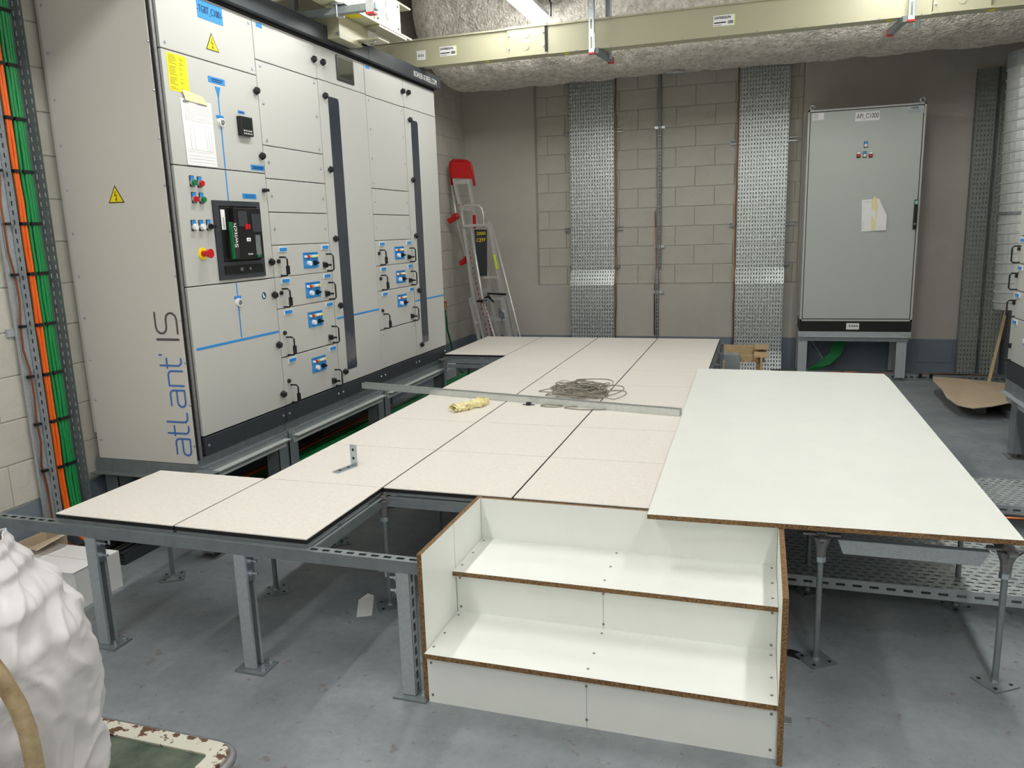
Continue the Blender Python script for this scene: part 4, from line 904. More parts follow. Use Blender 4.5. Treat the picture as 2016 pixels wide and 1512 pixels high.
# stick
MB().bar((4.895, 6.09, 0.02), (5.20, 6.86, 0.72), 0.028, 0.028).build('wooden_stick', M['wood'], label='long pale wooden batten leaning in the right corner behind the cardboard', cat='batten')
# cardboard sheet over offcuts
cb = [(4.377, 5.931), (4.672, 5.997), (5.05, 5.84), (5.05, 4.93), (4.90, 4.90), (4.739, 4.844), (4.60, 4.77), (4.455, 4.726), (4.40, 4.78), (4.364, 4.831), (4.335, 5.10), (4.352, 5.399), (4.34, 5.7)]
m = MB(); top = [(x, y, 0.125 + 0.02 * math.sin(x * 5 + y * 3)) for x, y in cb]
m.hexa([(x, y, z - 0.006) for x, y, z in top], top); m.build('cardboard_sheet', M['cardb'], label='flat sheet of brown cardboard lying on the floor in the right corner', cat='cardboard')
m = MB().box(4.55, 4.62, 5.0, 5.9, 0, 0.10).box(4.74, 4.80, 4.63, 5.6, 0.0, 0.06).box(4.50, 5.0, 5.55, 5.62, 0.0, 0.09); m.build('offcut_stack', M['galvdark'], label='short metal channel offcuts under the edge of the cardboard sheet', cat='metal offcuts')
# floor trays on the right
def flat_tray(x0, x1, y0, y1, z, label, nx, ny):
    t = thing('cable_tray', label, 'cable tray', ((x0 + x1) / 2, (y0 + y1) / 2, 0), 'perforated trays lying across the floor')
    a = MB(); perf(a, (x0, y0, z), (1, 0, 0), (0, 1, 0), x1 - x0, y1 - y0, nx, ny, 0.58, 0.30, True); a.build('perforated_base', M['traymetal'], t)
    a = MB(); perf(a, (x0, y0, z), (1, 0, 0), (0, 0, -1), x1 - x0, 0.05, int(nx * .7), 1, 0.55, 0.22); a.build('side_flange', M['galv'], t); a = MB(); perf(a, (x0, y1, z), (1, 0, 0), (0, 0, -1), x1 - x0, 0.05, int(nx * .7), 1, 0.55, 0.22); a.build('side_flange', M['galv'], t)
    for x in (x0 + 0.3, x1 - 0.5): MB().box(x, x + 0.04, y0 + 0.02, y1 - 0.02, 0, z - 0.003).build('tray_foot', M['galvdark'], t)
    return t
flat_tray(2.30, 5.2, 1.06, 1.62, 0.135, 'perforated steel tray lying on the floor under the white board', 64, 15)
flat_tray(3.55, 5.2, 2.20, 2.68, 0.135, 'perforated steel tray on the floor at the right edge beyond the white board', 38, 13)
wire('copper_wire', [(3.6, 2.185, 0.06), (4.2, 2.18, 0.075), (5.2, 2.18, 0.07)], 0.008, 'copper', 'copper conductor along the front of the floor tray at the right edge', 'wire')
# crate and grey sleeve
ct = thing('wooden_crate', 'small pale wooden crate standing on the floor behind the platform', 'crate', (2.65, 5.95, 0))
for (a, b, c, d, e, f_) in ((2.41, 2.84, 6.10, 6.12, 0.30, 0.40), (2.56, 2.822, 5.88, 5.90, 0.255, 0.33), (2.78, 2.80, 5.60, 6.10, 0.02, 0.36), (2.72, 2.86, 5.62, 5.88, 0.345, 0.365), (2.41, 2.85, 5.60, 5.62, 0.12, 0.19), (2.41, 2.85, 6.10, 6.12, 0.02, 0.12), (2.41, 2.83, 5.62, 6.10, 0.0, 0.02), (2.42, 2.44, 5.62, 6.1, 0.02, 0.3), (2.72, 2.86, 5.90, 6.14, 0.385, 0.405), (2.74, 2.80, 5.9, 5.96, 0.02, 0.25)):
    MB().box(a, b, c, d, e, f_).build('plank', M['wood'], ct, bevel=0.002)
m = MB(); P = []
for k in range(13):
    t_ = math.pi * k / 12; P.append((2.50 - 0.082 * math.cos(t_), 5.84, 0.21 + 0.15 * min(1, math.sin(t_) * 2.2)))
m.prism([(2.418, 5.84, 0.20)] + P + [(2.582, 5.84, 0.20)], (0, -0.16, 0)); m.build('plastic_sleeve', M['mesh_plastic'], label='grey translucent plastic sleeve resting in the wooden crate', cat='sleeve')

# ------------------------------------------------------------------ ladders
def ladder_red():
    t = thing('step_ladder', 'aluminium ladder with a red plastic top leaning in the back left corner', 'ladder', (-0.5, 6.3, 0), 'ladders in the corner')
    Y = 6.30
    MB().tube([(-0.25, Y, 0.0), (-0.35, Y, 0.435), (-0.395, Y, 0.709), (-0.455, Y, 1.012), (-0.546, Y, 1.327), (-0.655, Y, 1.816), (-0.690, Y, 2.209)], 0.015, 10).build('rail', M['alu'], t, smooth=True)
    MB().bar((-0.21, Y - 0.03, 0.0), (-0.646, Y - 0.03, 2.265), 0.03, 0.05, (0, 1, 0)).build('rail', M['alu'], t)
    MB().bar((-0.10, Y - 0.03, 0.0), (-0.470, Y - 0.03, 2.24), 0.03, 0.05, (0, 1, 0)).build('rail', M['alu'], t)
    for z in (2.23, 1.93, 1.62, 1.30, 0.98, 0.66, 0.34):
        k = (2.265 - z) / 2.265; MB().box(-0.646 + 0.436 * k, -0.455 + 0.355 * k, Y - 0.06, Y - 0.005, z - 0.028, z + 0.02).build('step', M['alu'], t)
    MB().tube([(-0.690, Y, 2.20), (-0.705, Y, 2.40), (-0.695, Y, 2.455), (-0.66, Y, 2.478), (-0.50, Y, 2.458), (-0.455, Y, 2.43), (-0.435, Y, 2.36), (-0.412, Y, 2.18)], 0.016, 10).build('top_loop', M['red'], t, smooth=True)
    MB().hexa([(-0.680, Y - 0.02, 2.28), (-0.435, Y - 0.02, 2.255), (-0.455, Y - 0.02, 2.425), (-0.50, Y - 0.02, 2.445), (-0.655, Y - 0.02, 2.462), (-0.685, Y - 0.02, 2.44)], [(-0.680, Y - 0.045, 2.28), (-0.435, Y - 0.045, 2.255), (-0.455, Y - 0.03, 2.425), (-0.50, Y - 0.03, 2.445), (-0.655, Y - 0.03, 2.462), (-0.685, Y - 0.03, 2.44)]).build('top_panel', M['red'], t)
    for x, z in ((-0.665, 1.82), (-0.545, 1.33)):
        MB().bar((x - 0.07, Y - 0.05, z - 0.035), (x + 0.06, Y - 0.05, z + 0.03), 0.06, 0.055, (0, 1, 0)).bar((x - 0.02, Y - 0.05, z + 0.02), (x + 0.05, Y - 0.05, z + 0.05), 0.04, 0.03, (0, 1, 0)).build('red_clamp', M['red'], t, bevel=0.012)
    MB().box(-0.43, -0.39, Y - 0.06, Y, 1.70, 1.85).build('red_clamp', M['red'], t, bevel=0.005)
    s = MB()
    for k in range(28):
        z = 1.95 - k * 0.06; q = (2.265 - z) / 2.265; s.box(-0.655 + 0.436 * q, -0.645 + 0.436 * q, Y - 0.0565, Y - 0.055, z, z + 0.03)
    s.build('red_markings', M['red'], t, kind='stuff'); return t
ladder_red()
def ladder_loop():
    t = thing('step_ladder', 'folded aluminium step ladder with a rounded tube handle in front of the red one', 'ladder', (-0.3, 6.15, 0), 'ladders in the corner')
    Y = 6.16
    MB().tube([(-0.49, Y, 1.40), (-0.508, Y, 1.62), (-0.530, Y, 1.88), (-0.515, Y, 1.94), (-0.479, Y, 1.96), (-0.320, Y, 1.948), (-0.285, Y, 1.92), (-0.268, Y, 1.845), (-0.27, Y, 1.70)], 0.014, 10).build('handle_loop', M['alu'], t, smooth=True)
    MB().box(-0.50, -0.19, Y - 0.06, Y, 1.715, 1.745).build('top_step', M['alu'], t)
    MB().bar((-0.50, Y - 0.02, 1.72), (-0.33, Y - 0.02, 0.0), 0.03, 0.04, (0, 1, 0)).build('rail', M['alu'], t)
    MB().tube([(-0.405, Y - 0.05, 1.69), (-0.306, Y - 0.05, 0.94), (-0.17, Y - 0.05, 0.464), (-0.03, Y - 0.05, 0.0)], 0.016, 10).build('rail', M['alu'], t, smooth=True)
    MB().bar((-0.185, Y - 0.04, 1.77), (0.08, Y - 0.04, 0.0), 0.035, 0.05, (0, 1, 0)).build('rail', M['alu'], t)
    MB().tube([(-0.16, Y - 0.01, 1.72), (0.127, Y - 0.01, 0.467), (0.23, Y - 0.01, 0.0)], 0.012, 8).build('rail', M['alu'], t, smooth=True)
    for z in (1.145, 0.90, 0.66, 0.42, 0.18):
        k = (1.75 - z) / 1.75; MB().box(-0.37 + 0.30 * k, -0.185 + 0.265 * k, Y - 0.08, Y - 0.02, z - 0.012, z + 0.012).build('step', M['alu'], t)
    MB().prism([(-0.365, Y, 1.155), (-0.25, Y, 1.153), (-0.232, Y, 1.68), (-0.385, Y, 1.684)], (0, 0.006, 0)).build('dark_board', M['anthracite'], t)
    text_obj('ZOOM', 0.055, M['hv'], t, (-0.305, Y - 0.002, 1.64), (1, 0, 0), (0, 0, 1), width=0.11) if False else None
    s = MB(); random.seed(9)
    for (x0, z0, x1, z1) in ((-.36, 1.62, -.36, 1.66), (-.36, 1.66, -.335, 1.66), (-.335, 1.66, -.355, 1.62), (-.32, 1.62, -.32, 1.66), (-.32, 1.66, -.30, 1.62), (-.30, 1.62, -.30, 1.66), (-.285, 1.62, -.27, 1.66), (-.27, 1.66, -.26, 1.62)):
        s.bar((x0, Y - 0.002, z0), (x1, Y - 0.002, z1), 0.005, 0.002, (0, 1, 0))
    text_obj('2000I', 0.05, M['yellow'], t, (-0.305, Y - 0.003, 1.64), (1, 0, 0), (0, 0, 1), width=0.11)
    text_obj('CEFF', 0.058, M['yellow'], t, (-0.305, Y - 0.003, 1.565), (1, 0, 0), (0, 0, 1), width=0.11)
    MB().prism([(-0.145, Y - 0.068, 1.40), (-0.118, Y - 0.068, 1.40), (-0.085, Y - 0.068, 1.235), (-0.112, Y - 0.068, 1.235)], (0, 0.002, 0)).build('yellow_sticker', M['hv'], t)
    MB().tube([(-0.30, Y - 0.09, 0.86), (-0.22, Y - 0.09, 0.93), (-0.15, Y - 0.09, 0.86), (-0.22, Y - 0.09, 0.96), (0.0, Y - 0.08, 0.95)], 0.014, 6).build('black_strap', M['seal'], t)
    MB().tube([(-0.37, Y - 0.09, 0.87), (-0.22, Y - 0.10, 0.885)], 0.014, 6).build('black_strap', M['seal'], t)
    MB().box(-0.275, -0.215, Y - 0.11, Y - 0.08, 0.855, 0.905).build('clasp', M['zinc'], t, bevel=0.006)
    MB().prism([(-0.09, Y - 0.09, 0.80), (-0.03, Y - 0.09, 0.74), (-0.02, Y - 0.09, 0.68), (-0.06, Y - 0.09, 0.66), (-0.10, Y - 0.09, 0.70)], (0, 0.02, 0)).build('hinge_plate', M['zinc'], t)
    s = MB()
    for k in range(16): z = 0.9 - k * 0.045; s.box(-0.27 + 0.16 * (0.9 - z), -0.26 + 0.16 * (0.9 - z), Y - 0.0725, Y - 0.071, z, z + 0.022)
    s.build('red_markings', M['red'], t, kind='stuff'); return t
ladder_loop()
t = thing('ladder_section', 'short aluminium ladder section with round holes standing at the very left of the ladders', 'ladder', (-0.33, 6.0, 0), 'ladders in the corner')
MB().bar((-0.41, 5.99, 0.92), (-0.235, 5.99, 0.0), 0.012, 0.055, (0, 1, 0)).build('rail', M['alu'], t); MB().bar((-0.355, 6.0, 0.92), (-0.18, 6.0, 0.0), 0.012, 0.045, (0, 1, 0)).build('rail', M['alu'], t)
s = MB()
for z in (0.87, 0.73, 0.60): s.cyl((-0.41 + (0.92 - z) * 0.19, 5.9835, z), (-0.41 + (0.92 - z) * 0.19, 5.981, z), 0.009, n=10)
s.build('round_holes', M['seal'], t, kind='stuff')
for z in (0.62, 0.34): MB().box(-0.35 + (0.62 - z) * .19, -0.29 + (0.62 - z) * .19, 5.985, 6.005, z, z + 0.03).build('rung', M['alu'], t)
for x, lb in ((0.0, 'flat'), (0.045, 'b'), (0.09, 'c')):
    pass
t = thing('ladder_section', 'folded pair of aluminium ladder sections behind the rounded-handle step ladder', 'ladder', (-0.05, 6.3, 0), 'ladders in the corner')
for x in (-0.19, -0.11, -0.04):
    MB().bar((x, 6.26, 1.12 if x < -0.1 else 0.88), (x + 0.17, 6.26, 0.0), 0.02, 0.05, (0, 1, 0)).build('rail', M['alu'], t)
for z in (0.75, 0.5, 0.25): MB().box(-0.11 + (1 - z) * .1, 0.03 + (1 - z) * .1, 6.25, 6.275, z, z + 0.028).build('rung', M['alu'], t)
# tap and hose on the left wall
t = thing('wall_tap', 'brass tap with a green hose on the left wall just past the switchboard', 'tap', (-0.74, 6.0, 0.84))
MB().cyl((-0.779, 6.0, 0.82), (-0.70, 6.0, 0.82), 0.012).cyl((-0.72, 6.0, 0.85), (-0.72, 6.0, 0.77), 0.014).box(-0.735, -0.705, 5.985, 6.015, 0.85, 0.865).build('tap_body', M['brass'], t)
MB().cyl((-0.72, 6.0, 0.88), (-0.72, 6.0, 0.865), 0.02, n=10).build('tap_handle', M['red'], t)
MB().tube([(-0.72, 6.0, 0.77), (-0.715, 6.0, 0.68), (-0.72, 6.02, 0.55), (-0.71, 6.08, 0.40), (-0.68, 6.1, 0.2), (-0.60, 6.1, 0.03), (-0.4, 6.0, 0.016), (-0.2, 5.8, 0.016)], 0.012, 8).build('hose', M['hose'], t, smooth=True)
# ------------------------------------------------------------------ second switchboard at the right edge
rs = thing('switchboard', 'second light grey switchboard cut off at the right edge of the picture', 'switchboard', (4.8, 2.6, 0.5))
RXF = 4.45
MB().box(RXF + 0.026, 5.15, 1.3, 3.915, 0.52, 2.90).build('carcass', M['seal'], rs)
MB().box(RXF + 0.02, 5.15, 3.916, 3.928, 0.50, 2.90).build('side_panel', M['paintlifted'], rs)
def rpanel(name, y0, y1, z0, z1): return MB().box(RXF, RXF + 0.024, y0, y1, z0, z1).build(name, M['paint'], rs, bevel=0.003)
cols = ((3.29, 3.925), (2.64, 3.284), (1.99, 2.634), (1.3, 1.984))
for ci, (y0, y1) in enumerate(cols):
    if ci % 2 == 0:
        zz = [0.645, 0.950, 1.137, 1.322, 1.51, 1.70, 1.90, 2.10, 2.66]
        for a, b in zip(zz, zz[1:]):
            if b <= 1.52:
                dw = rpanel('drawer_front', y0, y1, a + 0.003, b - 0.003)
                for yy in (y1 - 0.058 - 0.09, y0 + 0.058):
                    MB().box(RXF - 0.006, RXF, yy, yy + 0.09, b - 0.042, b - 0.013, 0).box(RXF - 0.0075, RXF - 0.006, yy + 0.006, yy + 0.084, b - 0.038, b - 0.017, 1).build('label_plate', [M['white'], M['blue']], dw)
                for yy in (y1 - 0.066, y0 + 0.05):
                    MB().tube([(RXF, yy, a + 0.008), (RXF - 0.04, yy, a + 0.008), (RXF - 0.052, yy, a + 0.02), (RXF - 0.052, yy, a + 0.108), (RXF - 0.04, yy, a + 0.12), (RXF, yy, a + 0.12)], 0.0055, 8).build('handle', M['black'], dw)
                MB().cyl((RXF, y1 - 0.046, a + 0.1), (RXF - 0.014, y1 - 0.046, a + 0.1), 0.013).build('lock', M['black'], dw)
                pl_ = MB().box(RXF - 0.003, RXF, y0 + 0.14, y0 + 0.32, b - 0.154, b - 0.052).build('control_plate', M['blue'], dw)
                MB().cyl((RXF - 0.003, y0 + 0.26, b - 0.12), (RXF - 0.022, y0 + 0.26, b - 0.12), 0.017).build('push_button', M['white'], dw)
            else: rpanel('blanking_panel', y0, y1, a + 0.003, b - 0.003)
        rpanel('door', y0, y1, 2.663, 2.885)
    else:
        rpanel('door', y0, y1, 0.648, 2.657); rpanel('door', y0, y1, 2.663, 2.885)
    MB().box(RXF + 0.002, RXF + 0.026, y0, y1, 0.51, 0.640).build('plinth_panel', M['anthracite'], rs, bevel=0.003)
MB().box(RXF - 0.05, RXF + 0.03, 1.3, 3.97, 2.905, 3.0).build('top_fascia', M['anthracite'], rs)
rf = thing('base_frame', 'galvanised base frame under the right edge switchboard', 'steel frame', (4.8, 2.6, 0))
MB().box(RXF + 0.004, 5.15, 1.3, 3.925, 0.455, 0.509).box(RXF, RXF + 0.004, 1.3, 3.92, 0.40, 0.509).build('front_angle', M['galvdark'], rf)
MB().box(RXF - 0.042, RXF, 1.3, 3.90, 0.418, 0.422).box(RXF - 0.003, RXF, 1.3, 3.86, 0.36, 0.418).build('ledge', M['galv'], rf)
for y in (3.66, 2.7, 1.5):
    for x in (4.49, 5.06):
        l_ = MB().box(x - 0.045, x + 0.045, y + 0.06, y + 0.064, 0.04, 0.45).box(x - 0.045, x - 0.041, y - 0.06, y + 0.06, 0.04, 0.45).box(x - 0.041, x + 0.045, y - 0.064, y - 0.06, 0.04, 0.45).build('leg', M['galvdark'], rf)
        MB().cyl((x, y, 0.006), (x, y, 0.06), 0.013).box(x - 0.07, x + 0.07, y - 0.07, y + 0.07, 0, 0.007).build('foot', M['castzinc'], l_)
# ------------------------------------------------------------------ insulated duct under the ceiling
random.seed(2)
bm = bmesh.new(); NU, NV = 260, 84; grid = []
xa, xb = -0.62, XR - 0.02; cy, cz, ay, az = 5.68, 3.87, 0.80, 0.755
for i in range(NU + 1):
    row = []; u = i / NU; x = xa + (xb - xa) * (u ** 1.0)
    e = min(1.0, (x - xa) / 0.35); sc = math.sqrt(max(0.0, 1 - (1 - e) ** 2)) * 0.75 + 0.25 if e < 1 else 1.0
    for j in range(NV):
        t_ = 2 * math.pi * j / NV; c_, s_ = math.cos(t_), math.sin(t_)
        k = 1.0 / ((abs(c_) ** 2.3 + abs(s_) ** 2.3) ** (1 / 2.3))
        p = Vector((x, cy + ay * sc * k * c_, cz + az * sc * k * s_ * (1 if s_ > 0 else 1.0) + (1 - sc) * 0.05))
        q = p * 3.2; d = noise.fractal(q, 0.9, 2.1, 5) * 0.022 + noise.fractal(p * 14, 0.8, 2.0, 3) * 0.010 + 0.02 * noise.noise(p * 0.9)
        p += Vector((0, c_, s_)) * d; row.append(bm.verts.new(p))
    grid.append(row)
for i in range(NU):
    for j in range(NV):
        a, b = grid[i], grid[i + 1]; k = (j + 1) % NV; bm.faces.new((a[j], a[k], b[k], b[j]))
bm.faces.new(grid[0]); bmesh.ops.recalc_face_normals(bm, faces=bm.faces)
me = bpy.data.meshes.new('insulated_duct'); bm.to_mesh(me); bm.free(); me.polygons.foreach_set('use_smooth', [True] * len(me.polygons)); me.materials.append(M['wool'])
o = bpy.data.objects.new('insulated_duct', me); COL.objects.link(o); tag(o, 'wide duct coated in rough sprayed white mineral wool under the ceiling at the back', 'duct')
m = MB().box(1.86, 2.02, 5.62, 5.68, 3.085, 3.091); m.build('duct_sticker', M['galvdark'], label='thin grey metal tag stuck on the underside of the sprayed duct', cat='tag')
# ------------------------------------------------------------------ busbars
bb = thing('busbar_trunking', 'long beige busbar trunking crossing the room under the ceiling', 'busbar', (2.5, 4.06, 3.02))
def bus(parent, x0, x1, m, y0=4.0, z0=3.020, z1=3.243, name='trunking_length'):
    a = MB().box(x0, x1, y0 + 0.012, y0 + 0.098, z0 + 0.012, z1 - 0.012)
    a.box(x0, x1, y0 - 0.004, y0 + 0.114, z0, z0 + 0.012).box(x0, x1, y0 - 0.004, y0 + 0.114, z1 - 0.012, z1)
    return a.build(name, M[m], parent)
bus(bb, -0.50, 0.765, 'beige'); bus(bb, 1.095, 3.825, 'beige'); bus(bb, 4.185, XR - 0.01, 'beige')
for x0, x1 in ((0.765, 1.075), (3.83, 4.18)):
    c = MB().box(x0, x1, 3.998, 4.112, 3.038, 3.236).box(x0 - 0.01, x1 + 0.02, 3.990, 4.118, 3.022, 3.036).box(x0 - 0.01, x1 + 0.02, 3.990, 4.118, 3.232, 3.250).build('joint_cover', M['beige'], bb)
    xm = (x0 + x1) / 2
    for dz in (3.178, 3.092): MB().cyl((xm, 3.998, dz), (xm, 3.994, dz), 0.026, n=20).build('round_cap', M['castzinc'] if False else M['beige'], c)
    MB().box(xm - 0.028, xm + 0.028, 3.9965, 3.998, 3.122, 3.147).build('small_label', M['white'], c)
    s = MB()
    for xx in (x0 + 0.012, x1 - 0.012):
        for zz in (3.085, 3.185): s.cyl((xx, 3.998, zz), (xx, 3.985, zz), 0.009, 0.006, 8)
    s.build('white_bolts', M['white'], c, kind='stuff')
MB().box(1.078, 1.094, 4.005, 4.105, 3.04, 3.235).build('joint_gap', M['seal'], bb)
def sticker(x0, x1, z0, z1, txt, g):
    l_ = MB().box(x0, x1, 4.0105, 4.012, z0, z1).build('product_label', M['white'], bb)
    if txt:
        text_obj('234700S3LPA', 0.024, M['ink'], bb, ((x0 + x1) / 2 - 0.01, 4.0098, z1 - 0.017), (1, 0, 0), (0, 0, 1), width=(x1 - x0) * 0.8, bold=0.0006)
        text_obj('Repère : CANALIS', 0.014, M['ink'], bb, (x0 + 0.05, 4.0098, z0 + 0.030), (1, 0, 0), (0, 0, 1), width=(x1 - x0) * 0.55) if False else None
        s = MB()
        for k in range(9): s.box(x1 - 0.046 + k * 0.0042, x1 - 0.046 + k * 0.0042 + 0.0022, 4.0095, 4.0105, z0 + 0.012, z0 + 0.034)
        s.box(x0 + 0.006, x0 + 0.09, 4.0095, 4.0105, z0 + 0.020, z0 + 0.028).box(x0 + 0.006, x0 + 0.06, 4.0095, 4.0105, z0 + 0.006, z0 + 0.009)
        s.build('barcode', M['ink'], bb, kind='stuff'); MB().box(x1, x1 + 0.008, 4.0105, 4.012, z0, z1).build('green_edge', M['green'] if False else mat('lime_edge', (170, 200, 60), 0.5), bb)
    else:
        s = MB()
        for k in range(4): s.box(x0 + 0.012 + k * 0.014, x0 + 0.020 + k * 0.014, 4.0095, 4.0105, z0 + 0.025, z0 + 0.045)
        s.build('small_print', M['print'], bb, kind='stuff')
sticker(-0.038, 0.041, 3.077, 3.152, False, 0); sticker(0.170, 0.318, 3.088, 3.162, True, 1); sticker(2.367, 2.519, 3.092, 3.167, True, 1)
for x in (0.55, 1.22, 3.55, 4.18): MB().box(x, x + 0.035, 4.03, 4.075, 3.0185, 3.0198).build('yellow_mark', M['yellow'], bb)
s = MB()
for k in range(10): x = 1.33 + k * 0.27; s.cyl((x, 3.995, 3.026), (x, 3.991, 3.026), 0.005, n=6).cyl((x, 3.995, 3.238), (x, 3.991, 3.238), 0.005, n=6)
s.build('rivets', M['galvdark'], bb, kind='stuff')
# hangers
def hanger(x, label, side):
    t = thing('strut_hanger', label, 'bracket', (x, 4.0, 2.97), 'strut hangers carrying the long busbar')
    a = MB(); perf(a, (x - 0.022, 3.90, 2.98), (1, 0, 0), (0, 0, 1), 0.044, ZC - 2.98, 1, 13, 0.34, 0.62); a.box(x - 0.022, x - 0.020, 3.90, 3.94, 2.98, ZC).box(x + 0.020, x + 0.022, 3.90, 3.94, 2.98, ZC).build('front_post', M['zinc'], t)
    a = MB(); a.box(x + 0.06, x + 0.064, 4.16, 4.20, 2.98, ZC).box(x + 0.10, x + 0.104, 4.16, 4.20, 2.98, ZC).box(x + 0.06, x + 0.104, 4.196, 4.20, 2.98, ZC).build('rear_post', M['galv'], t)
    a = MB().bar((x + side * 0.03, 3.92, 2.992), (x + side * 0.075, 4.30, 2.992), 0.040, 0.04); a.build('cross_arm', M['galvdark'], t)
    MB().box(x - 0.024, x + 0.024, 3.897, 3.943, 2.968, 2.980).build('end_cap', M['red'], t); MB().box(x + side * 0.075 - 0.024, x + side * 0.075 + 0.024, 4.30, 4.33, 2.965, 3.012).build('end_cap', M['red'], t)
    MB().box(x + 0.022, x + 0.026, 3.905, 3.935, 3.0, 3.12).build('side_bracket', M['zinc'], t); return t
hanger(1.469, 'slotted strut hanger with red end caps near the lit lamp', 1)
hanger(3.683, 'slotted strut hanger with red end caps above the tall grey-green cabinet', -1)
# upper left busbar ending with a drop box
b2 = thing('busbar_trunking', 'cream busbar trunking end above the switchboard top, with drop box', 'busbar', (0.15, 2.7, 3.08))
MB().box(0.09, 0.196, -0.6, 3.20, 3.090, 3.29).build('trunking_length', M['cream'], b2)
MB().box(0.080, 0.206, -0.6, 3.385, 3.078, 3.090).box(0.080, 0.206, -0.6, 3.385, 3.29, 3.302).build('flange', M['cream'], b2)
cv = MB().box(0.196, 0.204, 2.80, 3.20, 3.085, 3.30).build('joint_cover', M['cream'], b2)
for z in (3.16, 3.235): MB().cyl((0.204, 3.0, z), (0.209, 3.0, z), 0.028, n=18).build('round_cap', M['white'], cv)
MB().box(0.204, 0.2055, 2.97, 3.03, 3.18, 3.215).build('small_label', M['white'], cv)
s = MB()
for y in (2.84, 3.16):
    for z in (3.11, 3.26): s.cyl((0.204, y, z), (0.216, y, z), 0.009, 0.006, 8)
s.build('bolts', M['zinc'], cv, kind='stuff')
MB().box(0.10, 0.19, 2.55, 2.66, 3.0765, 3.078).build('yellow_mark', M['yellow'], b2); MB().box(0.11, 0.185, 3.18, 3.24, 3.0765, 3.078).build('yellow_mark', M['yellow'], b2); MB().box(0.10, 0.18, 2.86, 3.05, 3.0765, 3.078).build('small_label', M['white'], b2)
bx = MB().box(-0.45, 0.09, 2.50, 2.80, 2.925, 3.20).box(0.06, 0.25, 2.74, 2.90, 2.955, 2.963).box(-0.45, 0.09, 2.80, 2.90, 2.955, 3.20).build('drop_box', M['beige'], b2)
MB().box(0.085, 0.202, 2.86, 3.30, 3.062, 3.078).build('joint_plate', M['beige'], b2)
MB().cyl((-0.02, 2.497, 3.02), (-0.02, 2.50, 3.02), 0.028, n=18).build('round_cap', M['beige'], bx)
s = MB()
for p in ((0.08, 2.499, 3.16), (0.08, 2.499, 2.95), (-0.15, 2.499, 2.95)): s.cyl(p, (p[0], p[1] - 0.01, p[2]), 0.008, n=8)
for p in ((0.14, 2.86, 2.954), (0.20, 2.78, 2.954), (0.12, 2.95, 3.06)): s.cyl(p, (p[0], p[1], p[2] - 0.01), 0.008, n=8)
s.build('bolts', M['zinc'], bx, kind='stuff')
t = thing('strut_hanger', 'grey strut trapeze frame holding the cream busbar above the switchboard', 'bracket', (0.1, 2.3, 3.0))
MB().box(-0.10, 0.46, 2.30, 2.345, 3.012, 3.052).build('cross_arm', M['galvdark'], t)
MB().box(-0.135, -0.10, 2.29, 2.34, 3.0, ZC).box(-0.135, -0.05, 2.29, 2.345, 3.0, 3.06).build('post', M['galvdark'], t)
MB().box(0.40, 0.45, 2.29, 2.34, 2.995, ZC).build('post', M['galv'], t); MB().box(0.397, 0.453, 2.287, 2.343, 2.985, 2.996).build('end_cap', M['red'], t)
MB().tube([(0.20, 2.285, 3.07), (0.20, 2.285, 2.99), (0.225, 2.285, 2.98), (0.25, 2.285, 2.985)], 0.005, 6).box(0.17, 0.26, 2.28, 2.35, 3.06, 3.072).build('hook_bolt', M['zinc'], t)
# ------------------------------------------------------------------ tube luminaires
LB = ['lit tube luminaire in view above the long busbar', 'lit tube luminaire above the tall cabinet, right row', 'lit tube luminaire over the switchboard front', 'lit tube luminaire over the white board', 'lit tube luminaire over the near left of the platform', 'lit tube luminaire over the steps', 'rearmost left lit tube luminaire behind the camera', 'rearmost right lit tube luminaire behind the camera', 'added left fill luminaire, unseen, far behind the camera', 'added right fill luminaire, unseen, far behind the camera']
for k, (lx, ly) in enumerate(LAMPS):
    t = thing('tube_luminaire', LB[k], 'ceiling light', (lx, ly, LAMP_Z), 'ceiling tube luminaires')
    MB().box(lx - 0.08, lx + 0.08, ly - 0.76, ly + 0.76, LAMP_Z + 0.05, LAMP_Z + 0.09).build('housing', M['white'], t, bevel=0.005)
    MB().hexa([(lx - 0.055, ly - 0.73, LAMP_Z), (lx + 0.055, ly - 0.73, LAMP_Z), (lx + 0.055, ly + 0.73, LAMP_Z), (lx - 0.055, ly + 0.73, LAMP_Z)], [(lx - 0.076, ly - 0.75, LAMP_Z + 0.049), (lx + 0.076, ly - 0.75, LAMP_Z + 0.049), (lx + 0.076, ly + 0.75, LAMP_Z + 0.049), (lx - 0.076, ly + 0.75, LAMP_Z + 0.049)]).build('diffuser', M['lampglow'], t)
    for yy in (ly - 0.5, ly + 0.5): MB().box(lx - 0.01, lx + 0.01, yy, yy + 0.02, LAMP_Z + 0.09, ZC).build('suspension', M['galvdark'], t)
wire('lamp_cable', [(0.93, 4.75, 3.5), (0.97, 4.6, 3.56), (0.95, 4.4, 3.66), (0.93, 4.2, 3.8), (0.93, 4.1, 4.03)], 0.012, 'seal', 'black supply cable beside the lit tube luminaire', 'cable')

